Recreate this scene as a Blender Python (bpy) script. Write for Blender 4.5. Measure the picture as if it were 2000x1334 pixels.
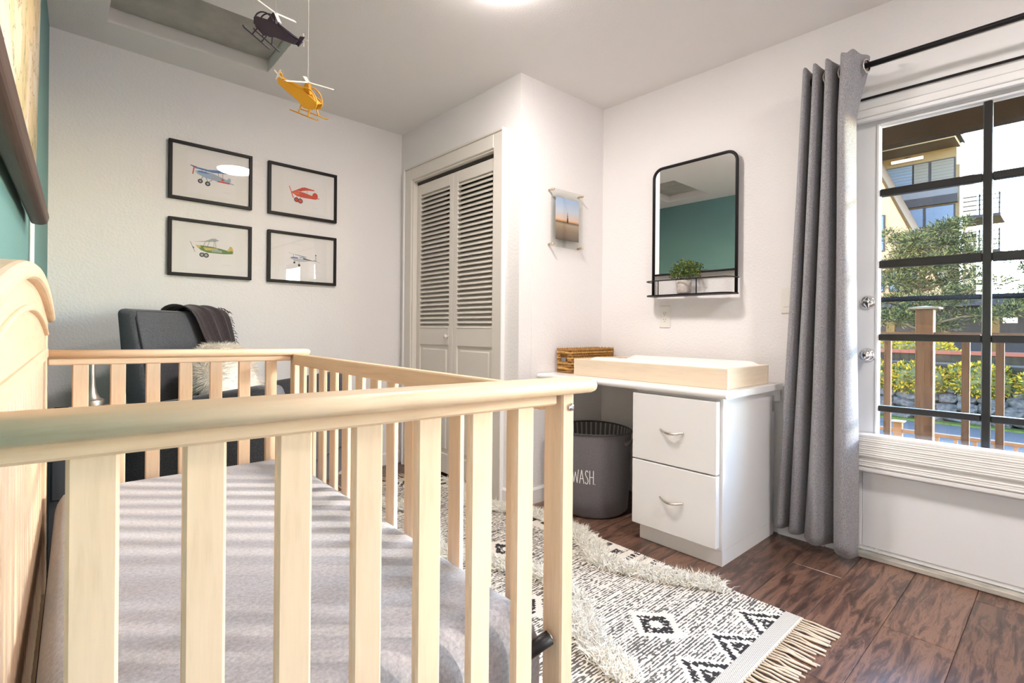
import bpy, bmesh, math, random
from mathutils import Vector, Matrix, Euler, noise
R = math.radians
random.seed(7)
scene = bpy.context.scene
for o in list(bpy.data.objects):
    bpy.data.objects.remove(o)
COL = scene.collection

# ------------------------------------------------------------------ camera
cam_d = bpy.data.cameras.new('camera')
cam = bpy.data.objects.new('camera', cam_d)
COL.objects.link(cam)
cam_d.sensor_fit = 'HORIZONTAL'
cam_d.sensor_width = 36.0
cam_d.lens = 36.0 * 984.52 / 2000.0
cam_d.shift_y = -25.52 / 2000.0
cam_d.clip_start = 0.02
cam_d.clip_end = 300
cam.matrix_world = (Matrix.Translation((0, 0, 1.0239)) @ Matrix.Rotation(R(-41.8495), 4, 'Z')
                    @ Matrix.Rotation(R(90), 4, 'X') @ Matrix.Rotation(R(0.5), 4, 'Z'))
scene.camera = cam

# ------------------------------------------------------------------ world, sun, exposure
world = bpy.data.worlds.new('sky')
scene.world = world
world.use_nodes = True
wn = world.node_tree
wn.nodes.clear()
w_out = wn.nodes.new('ShaderNodeOutputWorld')
w_bg = wn.nodes.new('ShaderNodeBackground')
w_sky = wn.nodes.new('ShaderNodeTexSky')
w_sky.sky_type = 'NISHITA'
w_sky.sun_disc = False
w_sky.sun_elevation = R(22)
w_sky.sun_rotation = R(132)
w_sky.air_density = 1.0
w_sky.dust_density = 0.0
w_sky.ozone_density = 0.6
wn.links.new(w_sky.outputs[0], w_bg.inputs[0])
w_bg.inputs[1].default_value = 4.2
wn.links.new(w_bg.outputs[0], w_out.inputs[0])

sun_d = bpy.data.lights.new('sun', 'SUN')
sun_d.energy = 4.2
sun_d.angle = R(3.0)
sun_d.color = (1.0, 0.90, 0.76)
sun = bpy.data.objects.new('sun', sun_d)
COL.objects.link(sun)
sun.location = (9, -9, 5)
sun.rotation_euler = Vector((-0.745, 0.667, -0.277)).to_track_quat('-Z', 'Y').to_euler()

vs = scene.view_settings
vs.view_transform = 'Standard'
vs.look = 'None'
vs.gamma = 1.0
vs.use_curve_mapping = False
vs.exposure = 0.42
LAMP_EMIT = 112.0

# ------------------------------------------------------------------ node helpers / materials
MATS = {}
def new_mat(name):
    m = bpy.data.materials.new(name)
    m.use_nodes = True
    nt = m.node_tree
    nt.nodes.clear()
    out = nt.nodes.new('ShaderNodeOutputMaterial')
    b = nt.nodes.new('ShaderNodeBsdfPrincipled')
    nt.links.new(b.outputs[0], out.inputs[0])
    MATS[name] = m
    return m, nt, b, out
def c4(c): return (c[0], c[1], c[2], 1.0)
def srgb(r, g, b):
    f = lambda v: (v/255/12.92) if v/255 <= 0.04045 else ((v/255+0.055)/1.055)**2.4
    return (f(r), f(g), f(b))
def coords(nt, scale=(1, 1, 1), kind='Object'):
    tc = nt.nodes.new('ShaderNodeTexCoord')
    mp = nt.nodes.new('ShaderNodeMapping')
    mp.inputs['Scale'].default_value = scale
    nt.links.new(tc.outputs[kind], mp.inputs[0])
    return mp.outputs[0]
def noise_tex(nt, vec, scale, detail=3, rough=0.5, dist=0.0):
    n = nt.nodes.new('ShaderNodeTexNoise')
    n.inputs['Scale'].default_value = scale
    n.inputs['Detail'].default_value = detail
    n.inputs['Roughness'].default_value = rough
    n.inputs['Distortion'].default_value = dist
    nt.links.new(vec, n.inputs['Vector'])
    return n.outputs['Fac']
def ramp(nt, fac, stops):
    r = nt.nodes.new('ShaderNodeValToRGB')
    els = r.color_ramp.elements
    els[0].position, els[0].color = stops[0][0], c4(stops[0][1])
    els[1].position, els[1].color = stops[-1][0], c4(stops[-1][1])
    for p, c in stops[1:-1]:
        e = els.new(p); e.color = c4(c)
    nt.links.new(fac, r.inputs[0])
    return r.outputs[0]
def bump(nt, b, height, strength=0.3, dist=0.01):
    n = nt.nodes.new('ShaderNodeBump')
    n.inputs['Strength'].default_value = strength
    n.inputs['Distance'].default_value = dist
    nt.links.new(height, n.inputs['Height'])
    nt.links.new(n.outputs[0], b.inputs['Normal'])
def simple(name, col, rough=0.5, metal=0.0, bmp=None, var=None, spec=None, emit=None, coat=0.0, sheen=0.0):
    m, nt, b, out = new_mat(name)
    b.inputs['Base Color'].default_value = c4(col)
    b.inputs['Roughness'].default_value = rough
    b.inputs['Metallic'].default_value = metal
    if spec is not None: b.inputs['Specular IOR Level'].default_value = spec
    if coat: b.inputs['Coat Weight'].default_value = coat; b.inputs['Coat Roughness'].default_value = 0.15
    if sheen: b.inputs['Sheen Weight'].default_value = sheen
    if var:
        v = coords(nt, var.get('s3', (1, 1, 1)))
        f = noise_tex(nt, v, var['scale'], var.get('detail', 3), 0.55, var.get('dist', 0))
        a = var['amt']
        lo = tuple(max(0, x*(1-a)) for x in col); hi = tuple(min(1, x*(1+a)) for x in col)
        nt.links.new(ramp(nt, f, [(0.3, lo), (0.7, hi)]), b.inputs['Base Color'])
    if bmp:
        v = coords(nt, bmp.get('s3', (1, 1, 1)))
        bump(nt, b, noise_tex(nt, v, bmp['scale'], bmp.get('detail', 2)), bmp['str'], bmp.get('dist', 0.004))
    if emit:
        b.inputs['Emission Color'].default_value = c4(emit[0]); b.inputs['Emission Strength'].default_value = emit[1]
    return m

M = {}
M['wall'] = simple('wall_paint', (0.845, 0.815, 0.805), 0.75, bmp=dict(scale=85, str=0.6, dist=0.004, detail=3))
M['ceil'] = simple('ceiling_paint', (0.85, 0.82, 0.805), 0.85, bmp=dict(scale=120, str=0.3, dist=0.003))
M['teal'] = simple('teal_paint', srgb(100, 138, 136), 0.7, bmp=dict(scale=95, str=0.3, dist=0.003))
M['white'] = simple('white_gloss_paint', (0.88, 0.87, 0.86), 0.35, bmp=dict(scale=18, str=0.03))
M['doorwhite'] = simple('door_white_paint', (0.88, 0.88, 0.89), 0.3, bmp=dict(scale=14, str=0.03))
M['cream'] = simple('closet_cream_paint', (0.76, 0.71, 0.645), 0.45)
M['lam'] = simple('white_laminate', (0.85, 0.84, 0.83), 0.28)
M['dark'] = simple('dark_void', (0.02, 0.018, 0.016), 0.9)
M['black'] = simple('black_metal', (0.008, 0.007, 0.009), 0.45, spec=0.3)
M['frameblk'] = simple('black_frame', (0.008, 0.006, 0.006), 0.45, spec=0.25)
M['steel'] = simple('brushed_steel', (0.55, 0.50, 0.45), 0.38, 1.0, bmp=dict(scale=300, s3=(0.05, 0.05, 1), str=0.05))
M['nickel'] = simple('satin_nickel', (0.66, 0.62, 0.56), 0.25, 1.0)
M['chrome'] = simple('chrome', (0.85, 0.85, 0.86), 0.07, 1.0)
M['brass'] = simple('brass_standoff', (0.74, 0.60, 0.42), 0.25, 1.0)
M['plastic'] = simple('white_plastic', (0.80, 0.77, 0.72), 0.3)
M['slot'] = simple('dark_slot', (0.05, 0.045, 0.04), 0.6)
M['paper'] = simple('mat_paper', (0.80, 0.775, 0.745), 0.8)
M['paper2'] = simple('print_paper', (0.82, 0.79, 0.775), 0.8)
def wood(name, axis, base, amt=0.16, rough=0.45, scale=9, warm=(1, 1, 1)):
    m, nt, b, out = new_mat(name)
    s = [7.0, 7.0, 7.0]; s[axis] = 0.55
    v = coords(nt, tuple(s))
    f = noise_tex(nt, v, scale, 4, 0.6, 0.6)
    v2 = coords(nt, tuple(x*4 for x in s))
    f2 = noise_tex(nt, v2, scale, 2, 0.5)
    mx = nt.nodes.new('ShaderNodeMath'); mx.operation = 'MULTIPLY_ADD'
    nt.links.new(f2, mx.inputs[0]); mx.inputs[1].default_value = 0.3; nt.links.new(f, mx.inputs[2])
    lo = tuple(x*(1-amt)*w for x, w in zip(base, warm)); hi = tuple(min(1, x*(1+amt*0.6)) for x in base)
    nt.links.new(ramp(nt, mx.outputs[0], [(0.42, lo), (0.62, base), (0.85, hi)]), b.inputs['Base Color'])
    b.inputs['Roughness'].default_value = rough
    b.inputs['Specular IOR Level'].default_value = 0.3
    bump(nt, b, f2, 0.05, 0.002)
    return m
CW_ = (0.775, 0.555, 0.375)
M['cribx'] = wood('crib_wood_x', 0, CW_, 0.10, warm=(1, 0.97, 0.92))
M['criby'] = wood('crib_wood_y', 1, CW_, 0.10, warm=(1, 0.97, 0.92))
M['cribz'] = wood('crib_wood_z', 2, CW_, 0.10, warm=(1, 0.97, 0.92))
M['tray'] = wood('tray_wood', 1, (0.80, 0.66, 0.50), 0.08)
M['trayx'] = wood('tray_wood_x', 0, (0.80, 0.66, 0.50), 0.08)
M['orange'] = wood('stained_wood', 0, (0.33, 0.15, 0.045), 0.3)
M['walnut'] = wood('dark_rail_wood', 0, (0.075, 0.04, 0.03), 0.3, 0.45)
M['deck'] = wood('cedar', 2, (0.060, 0.024, 0.007), 0.35, 0.8, 6)
M['decky'] = wood('cedar_y', 1, (0.075, 0.033, 0.011), 0.35, 0.8, 6)
M['cedarcap'] = simple('weathered_cap', (0.1485, 0.121, 0.0825), 0.8, spec=0.08, var=dict(scale=12, amt=0.2))
M['eave'] = simple('brown_eave_paint', (0.0248, 0.0143, 0.006), 0.8, spec=0.08, var=dict(scale=6, amt=0.15))
M['soffit'] = simple('brown_soffit_paint', (0.0605, 0.0358, 0.0138), 0.8, spec=0.08)

def plank_mat():
    m, nt, b, out = new_mat('plank_wood')
    oi = nt.nodes.new('ShaderNodeObjectInfo')
    tc = nt.nodes.new('ShaderNodeTexCoord')
    vm = nt.nodes.new('ShaderNodeVectorMath'); vm.operation = 'MULTIPLY_ADD'
    nt.links.new(oi.outputs['Random'], vm.inputs[0]); vm.inputs[1].default_value = (17, 31, 5)
    nt.links.new(tc.outputs['Object'], vm.inputs[2])
    mp = nt.nodes.new('ShaderNodeMapping'); mp.inputs['Scale'].default_value = (1.3, 9.0, 9.0)
    nt.links.new(vm.outputs[0], mp.inputs[0])
    f = noise_tex(nt, mp.outputs[0], 3.4, 10, 0.72, 0.7)
    col = ramp(nt, f, [(0.30, srgb(48, 33, 28)), (0.46, srgb(96, 69, 59)), (0.56, srgb(142, 102, 80)), (0.72, srgb(72, 53, 46))])
    hs = nt.nodes.new('ShaderNodeHueSaturation'); hs.inputs['Saturation'].default_value = 0.9
    ma = nt.nodes.new('ShaderNodeMapRange'); ma.inputs['To Min'].default_value = 0.66; ma.inputs['To Max'].default_value = 1.02
    nt.links.new(oi.outputs['Random'], ma.inputs[0])
    nt.links.new(ma.outputs[0], hs.inputs['Value']); nt.links.new(col, hs.inputs['Color'])
    nt.links.new(hs.outputs[0], b.inputs['Base Color'])
    b.inputs['Roughness'].default_value = 0.28
    mp2 = nt.nodes.new('ShaderNodeMapping'); mp2.inputs['Scale'].default_value = (2, 14, 14)
    nt.links.new(vm.outputs[0], mp2.inputs[0])
    bump(nt, b, noise_tex(nt, mp2.outputs[0], 4, 3), 0.16, 0.004)
    return m
M['plank'] = plank_mat()

def fabric(name, col, col2, scale=420, rough=0.9, bstr=0.25, s3=(1, 1, 1), sheen=0.2, bd=0.001):
    m, nt, b, out = new_mat(name)
    v = coords(nt, s3)
    f = noise_tex(nt, v, scale, 3, 0.65)
    nt.links.new(ramp(nt, f, [(0.36, col), (0.64, col2)]), b.inputs['Base Color'])
    b.inputs['Roughness'].default_value = rough
    b.inputs['Sheen Weight'].default_value = sheen
    bump(nt, b, f, bstr, bd)
    return m
M['curtain'] = fabric('curtain_linen', (0.20, 0.192, 0.205), (0.38, 0.368, 0.388), 360, s3=(1, 1, 0.4), bstr=0.2)
M['chair'] = fabric('charcoal_upholstery', (0.034, 0.034, 0.040), (0.135, 0.135, 0.150), 380)
M['piping'] = fabric('charcoal_piping', (0.03, 0.03, 0.034), (0.07, 0.07, 0.08), 330)
M['throw'] = fabric('plum_throw', (0.020, 0.012, 0.015), (0.050, 0.034, 0.038), 260, s3=(1, 1, 0.3))
M['hamper'] = fabric('grey_canvas', (0.125, 0.115, 0.122), (0.165, 0.152, 0.16), 200)
M['hamperedge'] = fabric('dark_binding', (0.035, 0.032, 0.036), (0.06, 0.055, 0.06), 200)
M['whitepaint'] = simple('white_lettering', (0.9, 0.88, 0.86), 0.6)
M['pad'] = fabric('white_pad_cover', (0.80, 0.78, 0.76), (0.87, 0.85, 0.83), 300, bstr=0.1)
M['fur'] = simple('cream_fur', (0.88, 0.80, 0.70), 0.85, var=dict(scale=30, amt=0.12), sheen=0.3)
M['shag'] = simple('cream_wool', (0.97, 0.92, 0.84), 0.9, var=dict(scale=40, amt=0.1))
M['tassel'] = simple('cotton_tassel', (0.80, 0.68, 0.53), 0.85, var=dict(scale=60, amt=0.1))

def sheet_mat():
    m, nt, b, out = new_mat('heather_sheet')
    f = noise_tex(nt, coords(nt), 150, 4, 0.7)
    nt.links.new(ramp(nt, f, [(0.33, (0.30, 0.29, 0.315)), (0.66, (0.47, 0.46, 0.49))]), b.inputs['Base Color'])
    b.inputs['Roughness'].default_value = 0.95
    b.inputs['Sheen Weight'].default_value = 0.3
    bump(nt, b, f, 0.3, 0.0015)
    return m
M['sheet'] = sheet_mat()

def stripe_mat(name, ca, cb, count):
    m, nt, b, out = new_mat(name)
    tc = nt.nodes.new('ShaderNodeTexCoord')
    sp = nt.nodes.new('ShaderNodeSeparateXYZ'); nt.links.new(tc.outputs['Object'], sp.inputs[0])
    at = nt.nodes.new('ShaderNodeMath'); at.operation = 'ARCTAN2'
    nt.links.new(sp.outputs[1], at.inputs[0]); nt.links.new(sp.outputs[0], at.inputs[1])
    mu = nt.nodes.new('ShaderNodeMath'); mu.operation = 'MULTIPLY'; mu.inputs[1].default_value = count
    nt.links.new(at.outputs[0], mu.inputs[0])
    sn = nt.nodes.new('ShaderNodeMath'); sn.operation = 'SINE'; nt.links.new(mu.outputs[0], sn.inputs[0])
    nt.links.new(ramp(nt, sn.outputs[0], [(0.35, ca), (0.65, cb)]), b.inputs['Base Color'])
    b.inputs['Roughness'].default_value = 0.9
    return m
M['lining'] = stripe_mat('striped_lining', (0.10, 0.09, 0.095), (0.33, 0.31, 0.30), 44)

def thin_glass(name, refl=1.0, tint=(1, 1, 1), dusty=0.0):
    m = bpy.data.materials.new(name); m.use_nodes = True
    nt = m.node_tree; nt.nodes.clear()
    out = nt.nodes.new('ShaderNodeOutputMaterial')
    tr = nt.nodes.new('ShaderNodeBsdfTransparent'); tr.inputs[0].default_value = c4(tint)
    gl = nt.nodes.new('ShaderNodeBsdfGlossy'); gl.inputs['Roughness'].default_value = 0.0
    lwn = nt.nodes.new('ShaderNodeLayerWeight'); lwn.inputs[0].default_value = 0.5
    pw = nt.nodes.new('ShaderNodeMath'); pw.operation = 'POWER'; pw.inputs[1].default_value = 5.0
    nt.links.new(lwn.outputs['Facing'], pw.inputs[0])
    ma = nt.nodes.new('ShaderNodeMath'); ma.operation = 'MULTIPLY_ADD'; ma.inputs[1].default_value = 0.96; ma.inputs[2].default_value = 0.04
    nt.links.new(pw.outputs[0], ma.inputs[0])
    mu = nt.nodes.new('ShaderNodeMath'); mu.operation = 'MULTIPLY'; mu.inputs[1].default_value = refl
    nt.links.new(ma.outputs[0], mu.inputs[0])
    mx = nt.nodes.new('ShaderNodeMixShader')
    nt.links.new(mu.outputs[0], mx.inputs[0]); nt.links.new(tr.outputs[0], mx.inputs[1]); nt.links.new(gl.outputs[0], mx.inputs[2])
    last = mx.outputs[0]
    if dusty:
        df = nt.nodes.new('ShaderNodeBsdfDiffuse'); df.inputs[0].default_value = (0.9, 0.9, 0.92, 1)
        m2 = nt.nodes.new('ShaderNodeMixShader')
        f = noise_tex(nt, coords(nt), 160, 2, 0.6)
        f2 = noise_tex(nt, coords(nt), 5, 2, 0.5)
        ml = nt.nodes.new('ShaderNodeMath'); ml.operation = 'MULTIPLY'; nt.links.new(f, ml.inputs[0]); nt.links.new(f2, ml.inputs[1])
        mr = nt.nodes.new('ShaderNodeMapRange'); mr.inputs['From Min'].default_value = 0.22; mr.inputs['From Max'].default_value = 0.5
        mr.inputs['To Max'].default_value = dusty
        nt.links.new(ml.outputs[0], mr.inputs[0]); nt.links.new(mr.outputs[0], m2.inputs[0])
        nt.links.new(last, m2.inputs[1]); nt.links.new(df.outputs[0], m2.inputs[2]); last = m2.outputs[0]
    nt.links.new(last, out.inputs[0])
    return m
M['glass'] = thin_glass('door_glass', 0.6, dusty=0.03)
M['picglass'] = thin_glass('picture_glass', 1.0)
M['acrylic'] = thin_glass('clear_acrylic', 0.9, (0.975, 0.98, 0.97))
M['mirror'] = simple('mirror_silver', (0.93, 0.94, 0.93), 0.0, 1.0)
M['crystal'] = simple('clear_knob', (0.86, 0.87, 0.9), 0.05, 0.6)

# ------------------------------------------------------------------ mesh helpers
def link(o, parent=None):
    COL.objects.link(o)
    if parent is not None: o.parent = parent
    return o
def mesh_obj(name, me, mat, parent=None, loc=None, rot=None):
    o = bpy.data.objects.new(name, me)
    link(o, parent)
    if mat is not None and len(me.materials) == 0:
        for m in (mat if isinstance(mat, (list, tuple)) else [mat]): me.materials.append(m)
    if loc: o.location = loc
    if rot: o.rotation_euler = rot
    return o
def fin(bm, name, smooth=False):
    me = bpy.data.meshes.new(name)
    bmesh.ops.recalc_face_normals(bm, faces=bm.faces)
    if smooth:
        for f in bm.faces: f.smooth = True
    bm.to_mesh(me); bm.free()
    return me
def obj(name, bm, mat, parent=None, smooth=False, loc=None, rot=None):
    return mesh_obj(name, fin(bm, name, smooth), mat, parent, loc, rot)
def addbox(bm, x0, x1, y0, y1, z0, z1, mi=0, bev=0, seg=1):
    r = bmesh.ops.create_cube(bm, size=1.0)
    vs_ = r['verts']
    sx, sy, sz = x1-x0, y1-y0, z1-z0
    for v in vs_:
        v.co = Vector(((x0+x1)/2+v.co.x*sx, (y0+y1)/2+v.co.y*sy, (z0+z1)/2+v.co.z*sz))
    fs = list({f for v in vs_ for f in v.link_faces})
    for f in fs: f.material_index = mi
    if bev:
        es = list({e for v in vs_ for e in v.link_edges})
        bmesh.ops.bevel(bm, geom=es, offset=min(bev, 0.45*min(abs(sx), abs(sy), abs(sz))), segments=seg, profile=0.5, affect='EDGES')
    return fs
_cache = {}
def box(name, x0, x1, y0, y1, z0, z1, mat, parent=None, bev=0.0, seg=1):
    """a box whose own origin is its base centre; alike boxes share mesh data"""
    d = (round(x1-x0, 5), round(y1-y0, 5), round(z1-z0, 5), bev, seg, mat.name)
    if d not in _cache:
        bm = bmesh.new()
        addbox(bm, -d[0]/2, d[0]/2, -d[1]/2, d[1]/2, 0, d[2], 0, bev, seg)
        _cache[d] = fin(bm, name)
    return mesh_obj(name, _cache[d], mat, parent, ((x0+x1)/2, (y0+y1)/2, z0))
def addtube(bm, pts, r, seg=8, closed=False, mi=0, caps=True):
    pts = [Vector(p) for p in pts]
    n = len(pts)
    rs = r if isinstance(r, (list, tuple)) else [r]*n
    rings = []
    up = Vector((0, 0, 1))
    prev = None
    for i, p in enumerate(pts):
        if closed: t = pts[(i+1) % n]-pts[i-1]
        elif i == 0: t = pts[1]-pts[0]
        elif i == n-1: t = pts[-1]-pts[-2]
        else: t = (pts[i+1]-pts[i]).normalized()+(pts[i]-pts[i-1]).normalized()
        t.normalize()
        if prev is None:
            a = t.cross(up)
            if a.length < 1e-3: a = t.cross(Vector((1, 0, 0)))
        else:
            a = prev - t*prev.dot(t)
            if a.length < 1e-6: a = t.cross(up)
        a.normalize(); prev = a
        b = t.cross(a)
        rings.append([bm.verts.new(p+(a*math.cos(2*math.pi*k/seg)+b*math.sin(2*math.pi*k/seg))*rs[i]) for k in range(seg)])
    m = n if closed else n-1
    for i in range(m):
        A, B = rings[i], rings[(i+1) % n]
        for k in range(seg):
            f = bm.faces.new((A[k], A[(k+1) % seg], B[(k+1) % seg], B[k])); f.material_index = mi; f.smooth = True
    if caps and not closed:
        for ring in (rings[0], rings[-1]):
            f = bm.faces.new(ring); f.material_index = mi
def tube(name, pts, r, mat, parent=None, seg=10, closed=False):
    bm = bmesh.new(); addtube(bm, pts, r, seg, closed)
    return obj(name, bm, mat, parent)
def addlathe(bm, prof, seg=32, c=(0, 0, 0), mi=0, axis='Z'):
    rings = []
    for r, z in prof:
        if r < 1e-6:
            p = (0, 0, z)
            rings.append([bm.verts.new(p)])
        else:
            rings.append([bm.verts.new((r*math.cos(2*math.pi*k/seg), r*math.sin(2*math.pi*k/seg), z)) for k in range(seg)])
    allv = [v for rg in rings for v in rg]
    for a, b in zip(rings[:-1], rings[1:]):
        for k in range(seg):
            k2 = (k+1) % seg
            if len(a) == 1 and len(b) == 1: continue
            if len(a) == 1: f = bm.faces.new((a[0], b[k], b[k2]))
            elif len(b) == 1: f = bm.faces.new((a[k], a[k2], b[0]))
            else: f = bm.faces.new((a[k], a[k2], b[k2], b[k]))
            f.smooth = True; f.material_index = mi
    for v in allv:
        x, y, z = v.co
        if axis == 'X': v.co = Vector((z, x, y))
        elif axis == 'Y': v.co = Vector((x, -z, y))
        v.co += Vector(c)
def lathe(name, prof, mat, parent=None, seg=32, loc=None, axis='Z', rot=None):
    bm = bmesh.new(); addlathe(bm, prof, seg, axis=axis)
    return obj(name, bm, mat, parent, loc=loc, rot=rot)
def addprism(bm, poly, a0, a1, plane='XZ', mi=0, bev=0):
    """polygon extruded from a0 to a1 along the missing axis"""
    def P(u, v, a):
        return {'XZ': (u, a, v), 'XY': (u, v, a), 'YZ': (a, u, v)}[plane]
    A = [bm.verts.new(P(u, v, a0)) for u, v in poly]
    B = [bm.verts.new(P(u, v, a1)) for u, v in poly]
    fs = [bm.faces.new(A), bm.faces.new(B)]
    n = len(poly)
    for i in range(n):
        fs.append(bm.faces.new((A[i], A[(i+1) % n], B[(i+1) % n], B[i])))
    for f in fs: f.material_index = mi
    if bev:
        es = list({e for f in fs for e in f.edges})
        bmesh.ops.bevel(bm, geom=es, offset=bev, segments=2, profile=0.5, affect='EDGES')
def prism(name, poly, a0, a1, mat, parent=None, plane='XZ', bev=0, smooth=False):
    bm = bmesh.new(); addprism(bm, poly, a0, a1, plane, 0, bev)
    return obj(name, bm, mat, parent, smooth)
def empty(name, loc, rot=(0, 0, 0)):
    o = bpy.data.objects.new(name, None); COL.objects.link(o)
    o.empty_display_size = 0.05
    o.location = loc; o.rotation_euler = rot
    return o
def tag(o, label, cat, group=None):
    o['label'] = label; o['category'] = cat
    if group: o['group'] = group
    return o
def struct(o, label=None):
    o['kind'] = 'structure'
    if label: o['label'] = label
    return o
def copy_child(src, parent, loc=None, rot=None):
    c = src.copy(); link(c, parent)
    if loc is not None: c.location = loc
    if rot is not None: c.rotation_euler = rot
    return c

# ------------------------------------------------------------------ room plan (metres)
H = 2.4856
Q0 = Vector((-0.050, 3.3634)); Q1 = Vector((1.928, 3.4285)); Q2 = Vector((1.9472, 2.1166)); Q3 = Vector((2.6906, 2.1063))
def mw(y): return 2.6906+(2.1063-y)*0.0222           # x of the right-hand wall
YF = -2.2
Q4 = Vector((mw(YF), YF)); Q5 = Vector((-0.050-0.018*(3.3634-YF), YF))
A_BACK = R(1.8845); A_CLO = R(-90+0.8383); A_NOOK = R(-0.7929); A_RIGHT = R(-90+1.2716); A_LEFT = R(90-1.031)
def slab(name, a, b, z0, z1, th, mat):
    """wall between plan points a,b (room on the right hand of a->b), thickness th outwards"""
    d = (b-a).normalized(); n = Vector((-d.y, d.x))
    bm = bmesh.new()
    poly = [a, b, b+n*th, a+n*th]
    addprism(bm, [(p.x, p.y) for p in poly], z0, z1, 'XY')
    return struct(obj(name, bm, mat))
T = 0.12
def ext(a, b, s=0.0, e=0.0):
    d = (b-a).normalized(); return a-d*s, b+d*e
wl = struct(empty('wall_left', (Q0.x, Q0.y, 0)))
_la, _lb = ext(Q5, Q0, T, T); _lm = _la+(_lb-_la)*((0.12-_la.y)/(_lb.y-_la.y))
for a, b, mt in ((_la, _lm, 'wall'), (_lm, _lb, 'teal')):  # unseen near part is white, added to keep teal bounce off the crib
    d = (b-a).normalized(); n = Vector((-d.y, d.x))
    bm = bmesh.new(); addprism(bm, [(p.x-Q0.x, p.y-Q0.y) for p in (a, b, b+n*T, a+n*T)], 0, H+0.1, 'XY'); obj('wall_section', bm, M[mt], wl)
slab('wall_back', *ext(Q0, Q1, 0, 0.75), 0, H+0.1, T, M['wall'])
# closet wall with its opening
C_Y1, C_Y2, C_Z = 3.259, 2.333, 2.106
dC = (Q2-Q1).normalized()
def clo_pt(y): return Q1+dC*((y-Q1.y)/dC.y)
wcl = struct(empty('wall_closet', (Q1.x, Q1.y, 0)))
for a, b, z0, z1 in ((Q1, clo_pt(C_Y1), 0, H+0.1), (clo_pt(C_Y2), Q2, 0, H+0.1), (clo_pt(C_Y1), clo_pt(C_Y2), C_Z, H+0.1)):
    n = Vector((-dC.y, dC.x))
    poly = [a, b, b+n*0.10, a+n*0.10]
    bm = bmesh.new(); addprism(bm, [(p.x-Q1.x, p.y-Q1.y) for p in poly], z0, z1, 'XY')
    obj('wall_section', bm, M['wall'], wcl)
nk_a, nk_b = Q2+Vector((0.1, 0)), Q3
slab('wall_nook', nk_a, nk_b, 0, H+0.1, 0.10, M['wall'])
# right wall, pierced by the glass door and two unseen glazed openings added for light
dR = Vector((0.02219, -0.99975)); nR_ = Vector((0.99975, 0.02219))
def rw(y): return Vector((mw(y), y))
wr = struct(empty('wall_right', (Q3.x, Q3.y, 0)))
DY1, DY2 = 0.703, -0.233
EY1, EY2 = -0.333, -1.269
FY1, FY2 = -1.345, -1.665
for a, b, z0, z1 in ((rw(3.60), rw(2.25), 0, H+0.1), (rw(2.25), rw(DY1), 0, H+0.1), (rw(DY1), rw(DY2), 2.03, H+0.1), (rw(DY2), rw(EY1), 0, H+0.1),
                     (rw(EY1), rw(EY2), 2.03, H+0.1), (rw(EY2), rw(FY1), 0, H+0.1), (rw(FY1), rw(FY2), 2.03, H+0.1), (rw(FY2), rw(YF-T), 0, H+0.1)):
    poly = [a, b, b+nR_*0.14, a+nR_*0.14]
    bm = bmesh.new(); addprism(bm, [(p.x-Q3.x, p.y-Q3.y) for p in poly], z0, z1, 'XY')
    obj('wall_section', bm, M['wall'], wr)
bm = bmesh.new(); addbox(bm, Q5.x-T, Q4.x+T, YF-T, YF, 0, H+0.1); struct(obj('wall_front', bm, M['wall']))

# ceiling with the attic-hatch recess
HX0, HX1, HY0, HY1 = 0.158, 0.881, 2.625, 3.115
ce = struct(empty('ceiling', (0, 0, H)))
for x0, x1, y0, y1 in ((-0.3, HX0, YF-T, 3.6), (HX1, 2.95, YF-T, 3.6), (HX0, HX1, YF-T, HY0), (HX0, HX1, HY1, 3.6)):
    bm = bmesh.new(); addbox(bm, x0, x1, y0, y1, 0, 0.16); obj('ceiling_board', bm, M['ceil'], ce)
ha = struct(empty('ceiling_hatch', (HX0, HY0, H)), 'recessed grey attic hatch panel in the ceiling')
hw, hd = HX1-HX0, HY1-HY0
M['hatch'] = simple('hatch_panel_paint', (0.44, 0.42, 0.385), 0.9, var=dict(scale=9, amt=0.12), bmp=dict(scale=60, str=0.3))
bm = bmesh.new(); addbox(bm, 0.006, hw-0.006, 0.006, hd-0.006, 0.070, 0.085); obj('hatch_panel', bm, M['hatch'], ha)
bm = bmesh.new(); addbox(bm, -0.02, hw+0.02, -0.02, hd+0.02, 0.10, 0.16); obj('hatch_void', bm, M['dark'], ha)
for x0, x1, y0, y1 in ((0, hw, -0.003, 0.0015), (0, hw, hd-0.0015, hd+0.003), (-0.003, 0.0015, 0, hd), (hw-0.0015, hw+0.003, 0, hd)):
    bm = bmesh.new(); addbox(bm, x0, x1, y0, y1, 0.0008, 0.066); obj('hatch_lining', bm, M['ceil'], ha)

# floor: a dark base and one object for each plank (planks run along X)
fl = struct(empty('floor', (0, 0, 0)))
bm = bmesh.new(); addbox(bm, -0.3, 2.95, YF-T, 3.6, -0.06, -0.014); obj('subfloor', bm, M['dark'], fl)
PW = 0.1945; PL = 1.22
_pm = {}
row = 0
y = 0.6375 - PW*15
while y < 3.5:
    off = (row*0.47) % PL
    x = -0.29 - off
    while x < 2.85:
        xa, xb = max(x, -0.29), min(x+PL, 2.92)
        if y < 2.2 or xb > -0.29:
            L = round(xb-xa, 4)
            if L > 0.03:
                if L not in _pm:
                    bm = bmesh.new(); addbox(bm, -L/2+0.0006, L/2-0.0006, -PW/2+0.0006, PW/2-0.0006, -0.013, 0.0, 0, 0.0016)
                    _pm[L] = fin(bm, 'plank')
                mesh_obj('plank', _pm[L], M['plank'], fl, ((xa+xb)/2, y+PW/2, 0))
        x += PL
    y += PW; row += 1

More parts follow.
